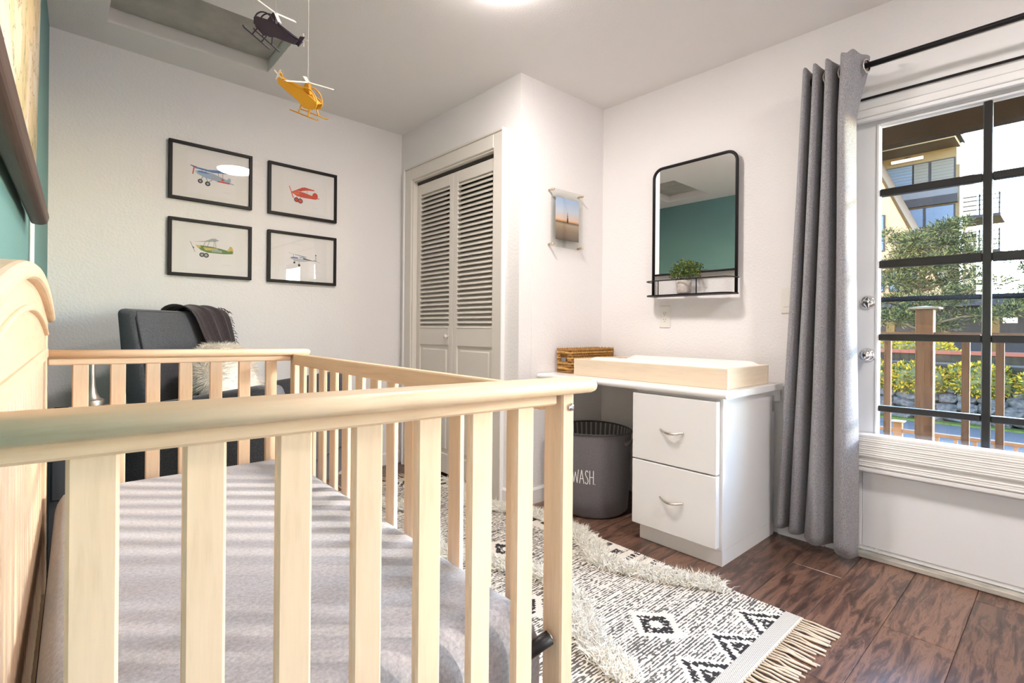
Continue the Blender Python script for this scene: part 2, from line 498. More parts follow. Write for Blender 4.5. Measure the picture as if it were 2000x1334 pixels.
# baseboards
def baseboard(name, a, b, h=0.09, th=0.012):
    d = (b-a).normalized(); n = Vector((d.y, -d.x))
    bm = bmesh.new()
    A = [(a, 0), (a+n*th, 0), (a+n*th, h-0.012), (a+n*th*0.45, h), (a, h)]
    B = [(b, 0), (b+n*th, 0), (b+n*th, h-0.012), (b+n*th*0.45, h), (b, h)]
    va = [bm.verts.new((p.x, p.y, z)) for p, z in A]; vb = [bm.verts.new((p.x, p.y, z)) for p, z in B]
    bm.faces.new(va); bm.faces.new(vb)
    for i in range(5): bm.faces.new((va[i], va[(i+1) % 5], vb[(i+1) % 5], vb[i]))
    return struct(obj(name, bm, M['white']))
baseboard('baseboard_left', Q5, Q0)
baseboard('baseboard_back', Q0, Q1)
baseboard('baseboard_closet', clo_pt(2.24), Q2)
baseboard('baseboard_nook', Q2, Q3)
baseboard('baseboard_right', rw(0.995), rw(0.79))

# ------------------------------------------------------------------ closet door
def frame_wall(name, ang, p): return empty(name, (p.x, p.y, 0), (0, 0, ang))
cf = frame_wall('trim_1', ang=A_CLO, p=clo_pt(C_Y1)); struct(cf, 'cream casing around the louvred closet opening')
OW = (clo_pt(C_Y2)-clo_pt(C_Y1)).length
for nm, x0, x1, z0, z1 in (('casing', -0.085, 0.0, 0, C_Z+0.085), ('casing', OW, OW+0.085, 0, C_Z+0.085), ('casing_head', 0, OW, C_Z, C_Z+0.085)):
    bm = bmesh.new(); addbox(bm, x0, x1, -0.018, 0.0, z0, z1, bev=0.004)
    obj(nm, bm, M['cream'], cf)
for x0, x1, z0, z1 in ((-0.098, -0.085, 0, C_Z+0.098), (OW+0.085, OW+0.098, 0, C_Z+0.098)):
    bm = bmesh.new(); addbox(bm, x0, x1, -0.028, 0.0, z0, z1, bev=0.003); obj('casing_bead', bm, M['white'], cf)
bm = bmesh.new(); addbox(bm, -0.085, OW+0.085, -0.026, 0.0, C_Z+0.085, C_Z+0.098, bev=0.003); obj('casing_bead', bm, M['cream'], cf)
for x0, x1, z0, z1 in ((0.0005, 0.010, 0, C_Z), (OW-0.010, OW-0.0005, 0, C_Z), (0.010, OW-0.010, C_Z-0.010, C_Z-0.0005)):
    bm = bmesh.new(); addbox(bm, x0, x1, -0.006, 0.095, z0, z1); obj('jamb', bm, M['cream'], cf)
bm = bmesh.new(); addbox(bm, 0.012, OW-0.012, 0.03, 0.062, C_Z-0.030, C_Z-0.012); obj('track', bm, M['slot'], cf)
d1 = frame_wall('door_1', A_CLO, clo_pt(C_Y1)); struct(d1, 'cream louvred bifold closet door with two leaves')
bm = bmesh.new(); addbox(bm, 0.0, OW, 0.30, 0.32, 0, C_Z); obj('closet_shade_back', bm, M['dark'], d1)  # near-black sheet standing in for the unlit closet interior
LW = (OW-0.030)/2
slat_me = None
for li in range(2):
    lx = 0.013 + li*(LW+0.004)
    bm = bmesh.new()
    st = 0.045
    addbox(bm, lx, lx+st, 0.030, 0.060, 0.03, C_Z-0.035, bev=0.002)
    addbox(bm, lx+LW-st, lx+LW, 0.030, 0.060, 0.03, C_Z-0.035, bev=0.002)
    addbox(bm, lx+st, lx+LW-st, 0.030, 0.060, 1.995, C_Z-0.035, bev=0.002)
    addbox(bm, lx+st, lx+LW-st, 0.030, 0.060, 0.905, 1.025, bev=0.002)
    addbox(bm, lx+st, lx+LW-st, 0.030, 0.060, 0.03, 0.16, bev=0.002)
    leaf = obj('door_leaf', bm, M['cream'], d1)
    bm = bmesh.new(); addbox(bm, lx+st, lx+LW-st, 0.040, 0.052, 0.16, 0.905)
    obj('lower_panel', bm, M['cream'], leaf)
    bm = bmesh.new(); addbox(bm, lx+st+0.03, lx+LW-st-0.03, 0.033, 0.046, 0.19, 0.875, bev=0.008); obj('raised_field', bm, M['cream'], leaf)
    if slat_me is None:
        bm = bmesh.new(); addbox(bm, -(LW-2*st)/2, (LW-2*st)/2, -0.0225, 0.0225, -0.0040, 0.0040, bev=0.002); slat_me = fin(bm, 'slat')
    ns = 31
    for i in range(ns):
        z = 1.038 + (1.985-1.038)*i/(ns-1)
        mesh_obj('slat', slat_me, M['cream'], leaf, (lx+LW/2, 0.045, z), (R(42), 0, 0))
    if li == 0:
        lathe('knob', [(0, 0), (0.006, 0), (0.006, 0.012), (0.014, 0.018), (0.016, 0.026), (0.010, 0.032), (0, 0.033)], M['cream'], leaf, 20, (lx+LW-0.05, 0.030, 0.965), axis='Y')

# ------------------------------------------------------------------ glass door in the right wall
GX = rw(0.588)
M['muntin'] = simple('dark_muntin_paint', (0.016, 0.015, 0.014), 0.35)
M['blindfab'] = simple('white_shade_fabric', (0.88, 0.87, 0.84), 0.75)
M['weather'] = simple('weathered_threshold', (0.42, 0.39, 0.34), 0.7, var=dict(scale=25, amt=0.35, s3=(0.3, 1, 1)))
def glass_door(name, origin, label, detail=True, cols=[(0.0, 0.339), (0.367, 0.706)], sw=0.110, rows=[(1.663, 1.947), (1.344, 1.631), (1.0143, 1.308), (0.693, 0.9836), (0.42, 0.666)]):
    d = empty(name, (origin.x, origin.y, 0), (0, 0, A_RIGHT)); struct(d, label)
    Y0, Y1 = 0.012, 0.052
    gw = cols[-1][1]
    for nm, x0, x1, z0, z1 in (('stile', -sw, 0, 0.030, 2.022), ('stile', gw, gw+sw, 0.030, 2.022),
                               ('top_rail', 0, gw, 1.947, 2.022), ('bottom_rail', 0, gw, 0.030, 0.42)):
        bm = bmesh.new(); addbox(bm, x0, x1, Y0, Y1, z0, z1, bev=0.002); obj(nm, bm, M['doorwhite'], d)
    # white bead round the lights
    bm = bmesh.new()
    for x0, x1, z0, z1 in ((-0.012, 0.0, 0.408, 1.959), (gw, gw+0.012, 0.408, 1.959), (0, gw, 1.947, 1.959), (0, gw, 0.408, 0.42)):
        addbox(bm, x0, x1, Y0-0.008, Y0+0.004, z0, z1, bev=0.003)
    obj('glazing_bead', bm, M['doorwhite'], d)
    if len(cols) > 1:
        bm = bmesh.new(); addbox(bm, 0.339, 0.367, Y0+0.001, Y1-0.004, 0.42, 1.947, bev=0.003); obj('muntin', bm, M['muntin'], d)
    zs = [(rows[i+1][1], rows[i][0]) for i in range(len(rows)-1)]
    for z0, z1 in zs:
        for x0, x1 in cols:
            bm = bmesh.new(); addbox(bm, x0+0.0005, x1-0.0005, Y0+0.002, Y1-0.005, z0, z1, bev=0.003); obj('muntin', bm, M['muntin'], d)
    for z0, z1 in rows:
        for x0, x1 in cols:
            bm = bmesh.new(); addbox(bm, x0, x1, 0.030, 0.033, z0, z1); obj('pane', bm, M['glass'], d)
    bm = bmesh.new(); addbox(bm, -sw-0.003, gw+sw+0.003, -0.018, 0.13, 0.0005, 0.026, bev=0.005); obj('threshold', bm, M['weather'], d)
    if detail:
        # flat lower panel with a raised sheet
        bm = bmesh.new(); addbox(bm, -0.055, 0.80, Y0-0.005, Y0+0.002, 0.050, 0.385, bev=0.002); obj('kick_sheet', bm, M['doorwhite'], d)
        bm = bmesh.new(); addbox(bm, -0.068, -0.056, Y0-0.008, Y0+0.001, 0.05, 0.335, bev=0.002); obj('screw_strip', bm, M['doorwhite'], d)
        k = lathe('knob', [(0, 0), (0.030, 0), (0.032, 0.005), (0.024, 0.012), (0.011, 0.014), (0.011, 0.028), (0.020, 0.034), (0.026, 0.046), (0.023, 0.058), (0.012, 0.064), (0, 0.064)], M['chrome'], d, 28, (-0.040, Y0, 0.918), axis='Y')
        lathe('keyhole', [(0, 0), (0.006, 0), (0.006, 0.001), (0, 0.001)], M['slot'], k, 12, (0, -0.0642, 0), axis='Y')
        k = lathe('deadbolt', [(0, 0), (0.029, 0), (0.030, 0.006), (0.026, 0.012), (0.012, 0.013), (0, 0.013)], M['chrome'], d, 28, (-0.040, Y0, 1.158), axis='Y')
        bm = bmesh.new(); addbox(bm, -0.018, 0.018, -0.026, -0.012, -0.006, 0.006, bev=0.003); obj('thumb_turn', bm, M['chrome'], k)
    return d
door2 = glass_door('door_2', GX, 'white glazed door with dark muntins looking out on the deck')
glass_door('added_door', rw(-0.393), 'added unseen full-pane glazed leaf beside the first, letting in sun', False, [(0.0, 0.816)], 0.058, [(0.42, 1.947)])  # out of view, added so that daylight reaches the crib
glass_door('added_sidelight', rw(-1.400), 'added unseen narrow sidelight furthest right, letting in sun', False, [(0.0, 0.21)], 0.05, [(0.42, 1.947)])  # added opening, sized so that sun catches the near slats
# casing board over the doors
tr = empty('trim_2', (GX.x, GX.y, 0), (0, 0, A_RIGHT)); struct(tr, 'white casing around the glass door')
for nm, x0, x1, z0, z1 in (('casing_head', -0.20, 2.0, 2.026, 2.215), ('casing', -0.20, -0.116, 0, 2.026), ('casing', 0.822, 0.920, 0, 2.026)):
    bm = bmesh.new(); addbox(bm, x0, x1, -0.014, 0.0, z0, z1, bev=0.004); obj(nm, bm, M['white'], tr)
bm = bmesh.new(); addbox(bm, -0.21, 2.0, -0.024, -0.0005, 2.215, 2.232, bev=0.004); obj('casing_cap', bm, M['white'], tr)
# pull-up shade on the door
sh = tag(empty('door_shade', (GX.x, GX.y, 0), (0, 0, A_RIGHT)), 'white pleated shade gathered at the bottom of the glass door', 'window shade')
bm = bmesh.new(); addbox(bm, -0.085, 0.79, -0.040, 0.010, 1.985, 2.018, bev=0.006, seg=2); obj('head_rail', bm, M['white'], sh)
bm = bmesh.new(); addbox(bm, -0.083, 0.788, -0.034, -0.006, 1.968, 1.985, bev=0.004, seg=2); obj('rail_lip', bm, M['doorwhite'], sh)
bm = bmesh.new(); addbox(bm, -0.080, 0.785, -0.058, 0.009, 0.552, 0.566, bev=0.004, seg=2); obj('top_bar', bm, M['white'], sh)
npl = 14
for i in range(npl):
    z0 = 0.424 + i*0.128/npl
    bm = bmesh.new()
    dep = 0.066 - 0.0012*(i % 2) - (0.010 if i < 5 else 0)
    addprism(bm, [(-dep, z0+0.0046), (-dep+0.0018, z0), (0.006, z0), (0.006, z0+0.0091), (-dep+0.0018, z0+0.0091)], -0.078, 0.783, 'YZ')
    obj('pleat', bm, M['blindfab'], sh)
bm = bmesh.new(); addbox(bm, -0.080, 0.785, -0.052, 0.009, 0.400, 0.422, bev=0.005, seg=2); obj('bottom_bar', bm, M['white'], sh)

# ------------------------------------------------------------------ crib
CR = tag(empty('crib', (-0.0379, 0.5751, 0), (0, 0, R(-0.9243))), 'natural blond wood crib with arched back panel and slatted sides', 'crib')
CL, CWD, ZT = 1.394, 0.685, 0.947
def zo(u): return -0.014*(u-0.25)                 # the crib sits a touch low at the front
def slope(o):
    for v in o.data.vertices: v.co.z += zo(v.co.x)
    return o
def rail_board(v0, v1):
    """rounded top board running across the crib"""
    prof = []
    h = 0.0235; w = v1-v0; r = h/2
    for k in range(9):
        a = -math.pi/2 + math.pi*k/8
        prof.append((v1-r+r*math.cos(a), ZT-r+r*math.sin(a)))
    for k in range(9):
        a = math.pi/2 + math.pi*k/8
        prof.append((v0+r+r*math.cos(a), ZT-r+r*math.sin(a)))
    bm = bmesh.new()
    us = [-0.012, 0.3, CWD+0.018, CWD+0.026, CWD+0.029]
    sc = [1, 1, 1, 0.86, 0.55]
    vc, zc = (v0+v1)/2, ZT-r
    rings = [[bm.verts.new((u, vc+(a-vc)*(1-(1-s)*0.25), zc+(b-zc)*s)) for a, b in prof] for u, s in zip(us, sc)]
    n = len(prof)
    for A, B in zip(rings[:-1], rings[1:]):
        for k in range(n):
            f = bm.faces.new((A[k], A[(k+1) % n], B[(k+1) % n], B[k])); f.smooth = True
    bm.faces.new(rings[0]); bm.faces.new(rings[-1])
    return slope(obj('top_rail', bm, M['cribx'], CR))
rail_board(-0.030, 0.036)
rail_board(CL-0.052, CL+0.006)
for v0 in (0.003, CL-0.036):
    bm = bmesh.new(); addbox(bm, -0.010, CWD-0.036, v0, v0+0.026, 0.904, ZT-0.0235, bev=0.003)
    slope(obj('end_rail', bm, M['cribx'], CR))
    bm = bmesh.new(); addbox(bm, -0.010, CWD-0.036, v0, v0+0.026, 0.22, 0.27, bev=0.003)
    obj('lower_end_rail', bm, M['cribx'], CR)
for v0 in (-0.002, CL-0.050):
    bm = bmesh.new(); addbox(bm, CWD-0.030, CWD, v0, v0+0.044, 0.010, ZT-0.029, bev=0.003)
    obj('post', bm, M['cribz'], CR)
    bm = bmesh.new(); addbox(bm, -0.050, -0.011, v0, v0+0.048, 0.010, 1.035, bev=0.003)
    obj('post', bm, M['cribz'], CR)
for k in range(7):
    u = 0.0416+0.0871*k
    for v0 in (0.008, CL-0.030):
        box('slat', u, u+0.0376, v0, v0+0.015, 0.262, 0.915, M['cribz'], CR, bev=0.003)
bm = bmesh.new(); addbox(bm, CWD-0.034, CWD-0.010, 0.046, CL-0.050, 0.884, 0.924, bev=0.003); obj('front_rail', bm, M['criby'], CR)
bm = bmesh.new(); addbox(bm, CWD-0.034, CWD-0.010, 0.046, CL-0.050, 0.22, 0.27, bev=0.003); obj('lower_front_rail', bm, M['criby'], CR)
for k in range(13):
    v1 = 1.292-0.0957*k
    box('slat', CWD-0.029, CWD-0.015, v1-0.042, v1, 0.262, 0.888, M['cribz'], CR, bev=0.003)
def arch(v, off=0.0): return 1.124-0.135*(v-0.69)**2+off
def arch_band(name, u0, u1, t_top, t_bot, v0, v1, mat, bev=0.005, n=36):
    bm = bmesh.new()
    top = [(v0+(v1-v0)*i/n, arch(v0+(v1-v0)*i/n, t_top)) for i in range(n+1)]
    bot = [(v0+(v1-v0)*i/n, arch(v0+(v1-v0)*i/n, t_bot)) for i in range(n+1)]
    poly = top+bot[::-1]
    A = [bm.verts.new((u0, a, b)) for a, b in poly]; B = [bm.verts.new((u1, a, b)) for a, b in poly]
    m = len(poly)
    for k in range(n):
        a, b, c, d = k, k+1, m-2-k, m-1-k
        bm.faces.new((A[a], A[b], A[c], A[d])); bm.faces.new((B[a], B[b], B[c], B[d]))
    for k in range(m): bm.faces.new((A[k], A[(k+1) % m], B[(k+1) % m], B[k]))
    o = obj(name, bm, mat, CR)
    if bev:
        md = o.modifiers.new('round', 'BEVEL'); md.width = bev; md.segments = 3; md.limit_method = 'ANGLE'; md.angle_limit = R(50)
    return o
arch_band('arched_cap', -0.062, 0.004, 0.0, -0.026, -0.030, CL+0.018, M['criby'], 0.009)
bm = bmesh.new()
n = 30
va = [-0.002+(CL+0.0)*i/n for i in range(n+1)]
for u in (-0.038, -0.016):
    top = [bm.verts.new((u, v, arch(v, -0.024))) for v in va]; bot = [bm.verts.new((u, v, 0.945)) for v in va]
    for i in range(n): bm.faces.new((top[i], top[i+1], bot[i+1], bot[i]))
obj('back_panel', bm, M['criby'], CR)
arch_band('arched_moulding', -0.020, -0.007, -0.066, -0.076, 0.05, CL-0.06, M['criby'], 0.003)
arch_band('arched_frieze', -0.017, -0.012, -0.022, -0.068, 0.0, CL-0.004, M['criby'], 0)
bm = bmesh.new(); addbox(bm, -0.045, -0.008, 0.046, CL-0.05, 0.930, 0.958, bev=0.004); obj('back_rail', bm, M['criby'], CR)
bm = bmesh.new(); addbox(bm, -0.045, -0.008, 0.046, CL-0.05, 0.22, 0.27, bev=0.004); obj('lower_back_rail', bm, M['criby'], CR)
for k in range(24):
    v = 0.075+0.0525*k
    box('slat', -0.036, -0.018, v, v+0.034, 0.262, 0.932, M['cribz'], CR, bev=0.003)
# mattress support with its black bracket, and bolt heads
br = obj('support_bracket', (lambda bm: (addtube(bm, [(0.606, 0.036, 0.486), (0.648, 0.015, 0.511)], 0.0115, 16), bm)[1])(bmesh.new()), M['black'], CR)
lathe('bolt', [(0, 0), (0.007, 0), (0.007, 0.002), (0.004, 0.003), (0, 0.003)], M['chrome'], br, 16, (0.6485, 0.0147, 0.5113), rot=(0, R(60), R(-27)))
bm = bmesh.new(); addbox(bm, 0.0, CWD-0.04, 0.045, CL-0.06, 0.395, 0.420, bev=0.004); obj('mattress_base', bm, M['black'], CR)
bl = lathe('bolt', [(0, 0), (0.0065, 0), (0.0065, 0.003), (0.003, 0.004), (0, 0.004)], M['chrome'], CR, 20, (CWD-0.010, -0.0015, 0.893), axis='Y')

# mattress: its own thing, with a fitted sheet
def mattress():
    bm = bmesh.new()
    u0, u1, v0, v1, z0, z1 = 0.006, 0.648, 0.040, 1.338, 0.421, 0.560
    nu, nv = 44, 84
    def hgt(a, b):
        e = 1.0
        for t, ln in ((a, u1-u0), (1-a, u1-u0), (b, v1-v0), (1-b, v1-v0)):
            d = t*ln
            rr = 0.045
            if d < rr: e = min(e, math.sqrt(max(0, 1-((rr-d)/rr)**2)))
        return z0+0.05+(z1-z0-0.05)*e
    grid = []
    for i in range(nu+1):
        row_ = []
        a = 0.5-0.5*math.cos(math.pi*i/nu)
        for j in range(nv+1):
            b = 0.5-0.5*math.cos(math.pi*j/nv)
            z = hgt(a, b)
            P = Vector((u0+(u1-u0)*a, v0+(v1-v0)*b, z))
            if 0.06 < a < 0.94 and 0.04 < b < 0.96:
                P.z += 0.0022*noise.noise(Vector((P.x*7, P.y*6, 0)))
                w1_ = math.exp(-(((P.x-0.25)/0.10)**2+((P.y-0.62)/0.06)**2))
                P.z += 0.0035*w1_*math.sin(P.x*150+P.y*60)
            row_.append(bm.verts.new(P))
        grid.append(row_)
    for i in range(nu):
        for j in range(nv):
            bm.faces.new((grid[i][j], grid[i+1][j], grid[i+1][j+1], grid[i][j+1]))
    rim = [grid[i][0] for i in range(nu+1)]+[grid[nu][j] for j in range(1, nv+1)]+[grid[i][nv] for i in range(nu-1, -1, -1)]+[grid[0][j] for j in range(nv-1, 0, -1)]
    low = [bm.verts.new((v.co.x, v.co.y, z0)) for v in rim]
    m = len(rim)
    for k in range(m): bm.faces.new((rim[k], rim[(k+1) % m], low[(k+1) % m], low[k]))
    bm.faces.new(low)
    o = obj('crib_mattress', bm, M['sheet'], None, True, (-0.0379, 0.5751, 0), (0, 0, R(-0.9243)))
    return tag(o, 'crib mattress in a heathered grey fitted sheet', 'mattress')
mattress()

# ------------------------------------------------------------------ armchair by the back wall
AC = tag(empty('armchair', (0.235, 2.789, 0.0085), (0, 0, R(-46.2))), 'charcoal upholstered armchair angled in the corner behind the crib', 'armchair')
# local x = forward, local y = across (away from the camera)
def padded(name, poly, s0, s1, mat, bev, parent, plane='XZ'):
    bm = bmesh.new(); addprism(bm, poly, s0, s1, plane)
    o = obj(name, bm, mat, parent)
    md = o.modifiers.new('round', 'BEVEL'); md.width = bev; md.segments = 4; md.limit_method = 'ANGLE'; md.angle_limit = R(30)
    for p in o.data.polygons: p.use_smooth = True
    return o
bk = padded('backrest', [(0.03, 0.30), (0.17, 0.30), (0.085, 0.70), (0.005, 1.085), (-0.085, 1.092), (-0.055, 0.80)], 0.0, 0.605, M['chair'], 0.028, AC)
pp = [(0.155, 0.012, 0.42), (0.088, 0.012, 0.70), (0.012, 0.012, 1.05), (-0.005, 0.03, 1.078), (-0.005, 0.575, 1.078), (0.012, 0.593, 1.05), (0.088, 0.593, 0.70)]
tube('piping', [Vector(p)+Vector((0.002, 0, 0)) for p in pp], 0.0035, M['piping'], bk, 8)
for s0 in (-0.085, 0.605):
    padded('arm', [(0.0, 0.30), (0.70, 0.24), (0.725, 0.70), (0.70, 0.765), (0.62, 0.765), (0.0, 0.655)], s0, s0+0.09, M['chair'], 0.022, AC)
padded('seat_cushion', [(0.13, 0.34), (0.72, 0.36), (0.735, 0.40), (0.73, 0.50), (0.70, 0.52), (0.10, 0.47)], 0.008, 0.602, M['chair'], 0.02, AC)
padded('front_panel', [(0.66, 0.22), (0.71, 0.22), (0.715, 0.36), (0.66, 0.36)], 0.006, 0.604, M['chair'], 0.01, AC)
bm = bmesh.new(); addbox(bm, 0.06, 0.68, -0.03, 0.64, 0.185, 0.225, bev=0.006); obj('base_frame', bm, M['orange'], AC)
for f, s in ((0.10, -0.01), (0.64, -0.01), (0.10, 0.62), (0.64, 0.62)):
    bm = bmesh.new()
    dx = 0.06 if f > 0.3 else -0.06
    addtube(bm, [(f, s, 0.19), (f+dx, s, 0.0)], [0.022, 0.015], 12)
    obj('leg', bm, M['orange'], AC)

def blades(bm, count, base_fn, ln, wd, curl=0.6, mi=0):
    """short tapered strands: base_fn() gives (point, direction)"""
    for _ in range(count):
        p, d = base_fn()
        s = d.cross(Vector((random.uniform(-1, 1), random.uniform(-1, 1), random.uniform(-1, 1))))
        if s.length < 1e-4: continue
        s.normalize()
        g = Vector((random.uniform(-1, 1), random.uniform(-1, 1), random.uniform(-1.2, 0.2)))*curl
        L = ln*random.uniform(0.6, 1.25)
        p1 = p+d*L*0.55
        p2 = p1+(d+g).normalized()*L*0.55
        w = wd*random.uniform(0.7, 1.2)
        a, b = bm.verts.new(p-s*w), bm.verts.new(p+s*w)
        c, e = bm.verts.new(p1+s*w*0.8), bm.verts.new(p1-s*w*0.8)
        t = bm.verts.new(p2)
        f = bm.faces.new((a, b, c, e)); f.material_index = mi
        f = bm.faces.new((e, c, t)); f.material_index = mi

def pillow():
    root = tag(empty('fur_pillow', (0.617, 2.735, 0.52)), 'shaggy cream faux-fur pillow on the charcoal armchair', 'pillow')
    # a plump square cushion leaning on the backrest
    rot = Matrix.Rotation(R(-46+8), 4, 'Z') @ Matrix.Rotation(R(-24), 4, 'Y')
    a, c, e = 0.075, 0.20, 0.20
    def surf(th, ph):
        def sg(x, p): return math.copysign(abs(x)**p, x)
        ct, stt = math.cos(th), math.sin(th); cp, sp_ = math.cos(ph), math.sin(ph)
        yy = c*sg(cp, 0.55)*abs(ct)**0.35; zz = e*sg(sp_, 0.55)*abs(ct)**0.35; xx = a*sg(stt, 1.0)
        return Vector((xx, yy, zz))
    cen = Vector((0, 0, 0.212))
    bm = bmesh.new()
    nt_, np_ = 16, 32
    vv = [[bm.verts.new(rot @ surf(-math.pi/2+math.pi*i/nt_, 2*math.pi*j/np_)+cen) for j in range(np_)] for i in range(nt_+1)]
    for i in range(nt_):
        for j in range(np_):
            try: bm.faces.new((vv[i][j], vv[i][(j+1) % np_], vv[i+1][(j+1) % np_], vv[i+1][j]))
            except ValueError: pass
    bmesh.ops.remove_doubles(bm, verts=bm.verts, dist=1e-5)
    obj('cushion', bm, M['fur'], root, True)
    def bf():
        th, ph = math.asin(random.uniform(-1, 1)), random.uniform(0, 2*math.pi)
        p = surf(th, ph); d = Vector((p.x/a/a, p.y/c/c, p.z/e/e)).normalized()
        d = (rot @ d + Vector((0, 0, -0.35))).normalized()
        return rot @ p + cen, d
    bm = bmesh.new(); blades(bm, 9000, bf, 0.034, 0.0014, 0.7)
    me = bpy.data.meshes.new('fur'); bm.to_mesh(me); bm.free()
    f = mesh_obj('fur', me, M['fur'], root); f['kind'] = 'stuff'
pillow()

def throw():
    """blanket draped over the top of the backrest"""
    base = Matrix.Translation((0.235, 2.789, 0)) @ Matrix.Rotation(R(-46.2), 4, 'Z')
    prof = [(0.115, 0.80), (0.090, 0.87), (0.062, 0.95), (0.040, 1.03), (0.022, 1.086), (-0.01, 1.106), (-0.05, 1.112), (-0.088, 1.104), (-0.108, 1.08), (-0.10, 1.0), (-0.09, 0.90)]
    bm = bmesh.new()
    ns = 22
    rows = []
    for k, (f, z) in enumerate(prof):
        row_ = []
        t = k/(len(prof)-1)
        for i in range(ns+1):
            a = i/ns
            s0, s1 = 0.30+0.10*(1-min(1, t*2.2)), 0.615
            s = s0+(s1-s0)*a
            puff = 0.010*math.sin(a*17+2*t)+0.007*math.sin(a*41+t*5)
            hang = 0.0
            if k < 2: hang = -0.06*a*(2-k)
            out = 0.012+max(0, puff)
            zz = z+hang+(0.010+max(0, puff) if 3 < k < 9 else 0)
            ff = f+(out if k < 5 else (-out if k > 7 else 0))
            sx = s+(0.02*t if a > 0.97 else 0)
            row_.append(bm.verts.new(base @ Vector((ff, sx, zz))))
        rows.append(row_)
    for A, B in zip(rows[:-1], rows[1:]):
        for i in range(ns): bm.faces.new((A[i], A[i+1], B[i+1], B[i]))
    me = fin(bm, 'throw_blanket', True)
    root = tag(empty('throw_blanket', (0.49, 2.96, 0.85)), 'dark plum throw blanket draped over the armchair back', 'blanket')
    o = mesh_obj('cloth', me, M['throw'], root, (-0.49, -2.96, -0.85))
    md = o.modifiers.new('thick', 'SOLIDIFY'); md.thickness = 0.006; md.offset = 1
    md = o.modifiers.new('sub', 'SUBSURF'); md.levels = 1; md.render_levels = 1
    # fringe at the far side edge
    bm = bmesh.new()
    for i in range(46):
        t = i/45
        k = int(t*(len(prof)-2)); u = t*(len(prof)-2)-k
        f = prof[k][0]*(1-u)+prof[k+1][0]*u; z = prof[k][1]*(1-u)+prof[k+1][1]*u
        off = 0.022 if f > -0.05 else 0.0
        p = base @ Vector((f+off, 0.615, z+(0.014 if 3 < k < 9 else 0)))
        d = (base.to_3x3() @ Vector((random.uniform(-0.3, 0.5), 1.0, random.uniform(-1.0, 0.3)))).normalized()
        addtube(bm, [p-d*0.004, p+d*0.010, p+d*0.018+Vector((0, 0, -0.006))], [0.002, 0.0018, 0.0012], 5)
    f = obj('fringe', bm, M['throw'], root, True, (-0.49, -2.96, -0.85)); f['kind'] = 'stuff'
throw()

# ------------------------------------------------------------------ little table and lamp in the far left corner
ST = tag(empty('side_table', (0.075, 2.44, 0)), 'small dark grey bedside cabinet in the left corner behind the crib', 'side table')
M['greycab'] = simple('grey_cabinet', (0.07, 0.075, 0.085), 0.5)
bm = bmesh.new(); addbox(bm, -0.105, 0.105, -0.11, 0.11, 0.08, 0.690, bev=0.004); obj('body', bm, M['greycab'], ST)
bm = bmesh.new(); addbox(bm, -0.115, 0.115, -0.12, 0.12, 0.690, 0.710, bev=0.004); obj('top', bm, M['orange'], ST)
bm = bmesh.new(); addbox(bm, -0.095, 0.095, -0.120, -0.1105, 0.42, 0.68, bev=0.003); dr = obj('drawer', bm, M['greycab'], ST)
lathe('knob', [(0, 0), (0.008, 0), (0.010, 0.012), (0, 0.016)], M['nickel'], dr, 16, (0, -0.12, 0.55), axis='Y')
for sx in (-1, 1):
    for sy in (-1, 1): box('leg', sx*0.085-0.015, sx*0.085+0.015, sy*0.09-0.015, sy*0.09+0.015, 0.0, 0.081, M['orange'], ST)
LB = tag(empty('metal_lamp', (0.088, 2.45, 0.7105)), 'brushed metal lamp base with flared foot on the grey cabinet', 'lamp')
lathe('foot', [(0, 0), (0.038, 0), (0.039, 0.004), (0.039, 0.030), (0.036, 0.034), (0, 0.034)], M['steel'], LB, 40)
lathe('stem', [(0.033, 0.034), (0.024, 0.042), (0.016, 0.060), (0.012, 0.085), (0.0105, 0.12), (0.010, 0.185), (0, 0.185)], M['steel'], LB, 32)
tag(tube('power_cord', [(0.03, 2.36, 0.7165), (0.02, 2.33, 0.735), (-0.012, 2.34, 0.735), (-0.035, 2.36, 0.70), (-0.042, 2.40, 0.55), (-0.045, 2.42, 0.30), (-0.042, 2.44, 0.02)], 0.004, M['black'], None, 8), 'black power cord looping over the grey cabinet', 'cord')

